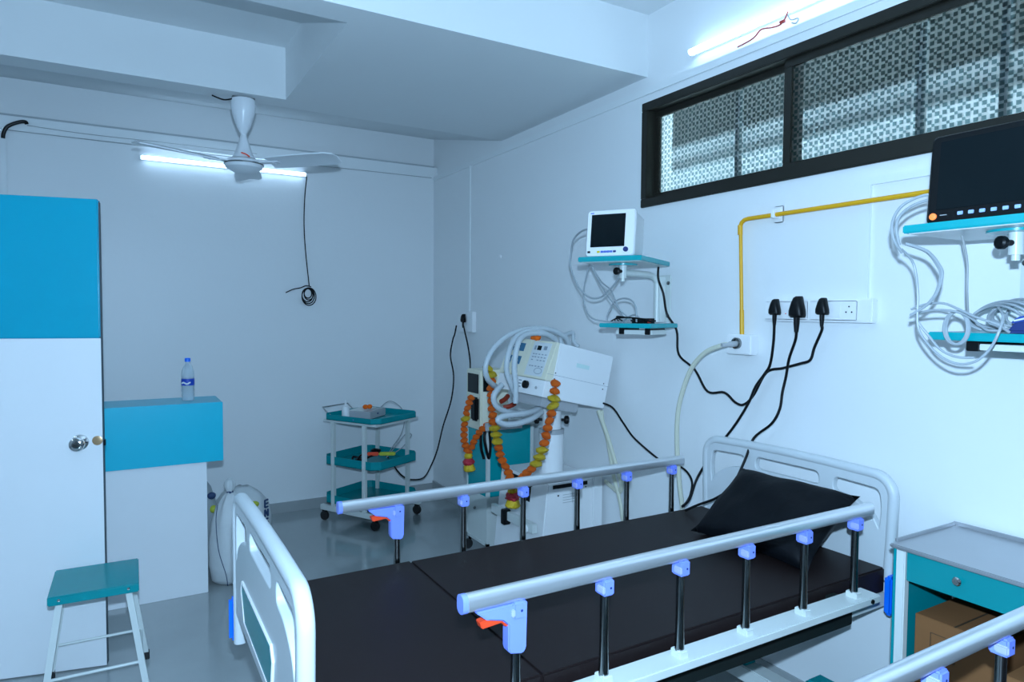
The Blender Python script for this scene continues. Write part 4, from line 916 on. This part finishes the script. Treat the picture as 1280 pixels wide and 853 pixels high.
cable('front_lead', 'dark red connector leads under the ventilator head', [[(1.80,3.13,1.10),(1.77,3.11,1.085),(1.74,3.10,1.075)],[(1.82,3.09,1.06),(1.78,3.08,1.05),(1.75,3.09,1.045)]], .013, paint('dark_red_plug',(.30,.03,.01),.5))
# corrugated hoses
def corr(paths, label, r=.0135):
    t = thing('breathing_hose', label, 'hose', paths[0][0])
    for p in paths:
        n = MB(); n.tube(p, r, 10, 9, radf=lambda i: 1.0 + (.10 if i % 2 else -.06)); n.build('hose_run', CORR, t, angle=60)
corr([[(1.713,3.10,1.155),(1.673,3.07,1.173),(1.620,3.03,1.213),(1.605,3.02,1.274),(1.64,3.02,1.349),(1.706,3.02,1.410),(1.777,3.02,1.445),(1.868,3.02,1.463),(1.981,3.0,1.458),(2.08,3.0,1.415),(2.12,3.02,1.36)]], 'outermost breathing hose arching over the ventilator panel')
corr([[(1.735,2.93,1.116),(1.690,2.90,1.179),(1.660,2.90,1.256),(1.668,2.90,1.338),(1.715,2.93,1.405),(1.775,2.95,1.442),(1.86,2.95,1.455),(1.95,2.95,1.425)]], 'middle breathing hose crossing the front of the ventilator panel')
corr([[(1.683,2.85,1.102),(1.678,2.84,1.187),(1.669,2.84,1.269),(1.676,2.84,1.350),(1.716,2.87,1.412),(1.785,2.90,1.440),(1.88,2.90,1.440),(1.96,2.92,1.41)]], 'innermost breathing hose hanging straight down the ventilator panel')
corr([[(1.719,3.05,1.173),(1.660,3.03,1.121),(1.675,3.03,1.065),(1.74,3.03,1.030),(1.82,3.03,1.017)],[(1.915,2.97,1.056),(1.841,2.95,1.037),(1.760,2.94,1.030),(1.672,2.94,1.026),(1.635,2.94,1.008),(1.672,2.94,.985),(1.743,2.94,.982),(1.842,2.95,1.000),(1.915,2.97,1.030)]], 'breathing hose looped below the ventilator head', .015)
corr([[(2.09,3.02,1.345),(2.07,3.03,1.40),(2.11,3.05,1.425),(2.17,3.06,1.435),(2.17,3.05,1.39),(2.19,3.03,1.36)]], 'short hose bend standing behind the ventilator head', .012)
cord([(2.215,2.85,1.03),(2.225,2.85,.96),(2.245,2.84,.886),(2.25,2.82,.805),(2.255,2.79,.68),(2.26,2.75,.58),(2.262,2.72,.45),(2.265,2.70,.12)], 'ivory air hose hanging from the back of the ventilator', .010, HOSE, 'air_hose', 'hose')
cord([(2.20,2.86,1.03),(2.235,2.82,.89),(2.255,2.78,.76),(2.26,2.735,.66),(2.27,2.76,.605),(2.285,2.84,.61),(2.285,2.90,.63)], 'second ivory air hose bending back to the lower unit', .011, HOSE, 'air_hose', 'hose')
# marigold garlands
def resample(path, d):
    P = spline(path, 12); out = [P[0]]; acc = 0
    for a, b_ in zip(P, P[1:]):
        L = (b_-a).length; pos = d-acc
        while pos <= L: out.append(a+(b_-a)*(pos/L)); pos += d
        acc = L-(pos-d)
    return out
base = {}
def blossom(p, r, parent, root, mat, nm, sq=1.):
    key = (nm, mat.name)
    if key not in base:
        n = MB(); n.ball((0,0,0), 1., (1,1,.72), 2, .13); me = n.build(nm, mat, None)
        base[key] = me.data; bpy.data.objects.remove(me)
    o = bpy.data.objects.new(nm, base[key]); C.objects.link(o); o.parent = root
    o.location = p - root.location; o.scale = (r, r, r*sq); o.rotation_euler = (random.uniform(-.35,.35), random.uniform(-.35,.35), random.uniform(0,6))
    return o
def garland(label, strands, tassel, r, d):
    t = thing('marigold_garland', label, 'garland', strands[0][0][0])
    n = MB()
    for path, bands in strands:
        P = resample(path, d); N = len(P)
        n.tube(P[::2]+[P[-1]], .004, 5, 2)
        for i, p in enumerate(P):
            if any(abs(i/N-b_) < .5/N*1.3 for b_ in bands): blossom(p, r*1.25, None, t, GARY, 'tinsel_band', .8)
            else: blossom(p, r, None, t, ORANGE, 'marigold')
    n.build('thread', LEAF, t)
    a = Vector(tassel[0]); b_ = Vector(tassel[1]); L = (b_-a).length
    dv = (b_-a).normalized()
    def ruffle(p, rr, mat, nm, sq):
        n = MB(); n.ball(p, rr, (1,1,sq), 3, .16); n.build(nm, mat, t, angle=60)
    ruffle(a+dv*L*.15, r*1.05, GARY, 'tassel_top', .9)
    ruffle(a+dv*L*.48, r*1.5, GARR, 'tassel_middle', .75)
    n = MB(); n.lathe([(r*1.0,L*.56),(r*1.35,L*.74),(r*1.55,L*.92),(r*1.1,L)], a, dv, 14); 
    for v_ in n.bm.verts: v_.co += Vector((random.uniform(-1,1),random.uniform(-1,1),random.uniform(-1,1)))*r*.14
    n.build('tassel_end', GARY, t, angle=60)
gl = [(1.671,3.120,1.252),(1.694,3.120,1.215),(1.692,3.120,1.152),(1.697,3.120,1.074),(1.703,3.120,1.004),(1.705,3.120,.964),(1.719,3.120,.923),(1.733,3.12,.852),(1.759,3.12,.764),(1.79,3.10,.690),(1.76,3.03,.650)]
gr_ = [(1.830,2.720,1.204),(1.827,2.720,1.167),(1.818,2.720,1.102),(1.794,2.720,1.012),(1.776,2.720,.944),(1.763,2.720,.900),(1.738,2.720,.841),(1.715,2.74,.800),(1.70,2.82,.73),(1.725,2.95,.655)]
garland('long marigold garland hung over the front of the ventilator', [(gl,(0.02,.50,.56)), (gr_,(.09,.13,.50,.55))], ((1.735,2.96,.655),(1.735,2.96,.545)), .0250, .0365)
ga = [(1.767,3.500,1.049),(1.748,3.500,1.006),(1.734,3.500,.954),(1.726,3.500,.911),(1.723,3.500,.859),(1.723,3.500,.806),(1.736,3.500,.755),(1.749,3.500,.728)]
gb = [(1.752,3.500,.735),(1.774,3.500,.768),(1.800,3.500,.815),(1.827,3.500,.846),(1.862,3.500,.879),(1.902,3.500,.889)]
garland('short marigold garland hanging at the left of the ventilator cabinet', [(ga,(.38,)), (gb,(.88,))], ((1.751,3.5,.725),(1.757,3.5,.618)), .0225, .0315)
o = thing('marigold_flower', 'orange marigold flower on top of the ventilator head', 'flower', VM @ Vector((.03,.19,vh)))
for dx in (-.018,.018): MB().ball(VM @ Vector((.04+dx*.3,.19+dx,vh+.014)), .021, (1,1,.85), 2, .08).build('blossom', ORANGE, o)

# groups: repeats of one kind carry one phrase
GROUPS = {'tube_light': 'tube lights on the walls', 'patient_monitor': 'patient monitors on wall shelves', 'monitor_shelf': 'wall shelves for monitors',
          'monitor_cable': 'pale cables hanging from the monitors', 'cable_coil': 'coiled cables on the near lower shelf', 'plug': 'black plugs on the right wall', 'power_cord': 'black power cords on the right wall',
          'breathing_hose': 'breathing hoses of the ventilator', 'air_hose': 'ivory air hoses of the ventilator', 'marigold_garland': 'marigold garlands on the ventilator',
          'marigold_flower': 'loose marigold flowers', 'sack': 'sacks behind the counter', 'hospital_bed': 'hospital beds', 'mattress': 'bed mattresses',
          'cardboard_box': 'cardboard boxes in the locker', 'wall_wire': 'thin wires along the back wall band', 'conduit': 'white conduits on the walls'}
for o in bpy.data.objects:
    if o.parent is None and 'category' in o:
        g = GROUPS.get(o.name.split('.')[0])
        if g: o['group'] = g
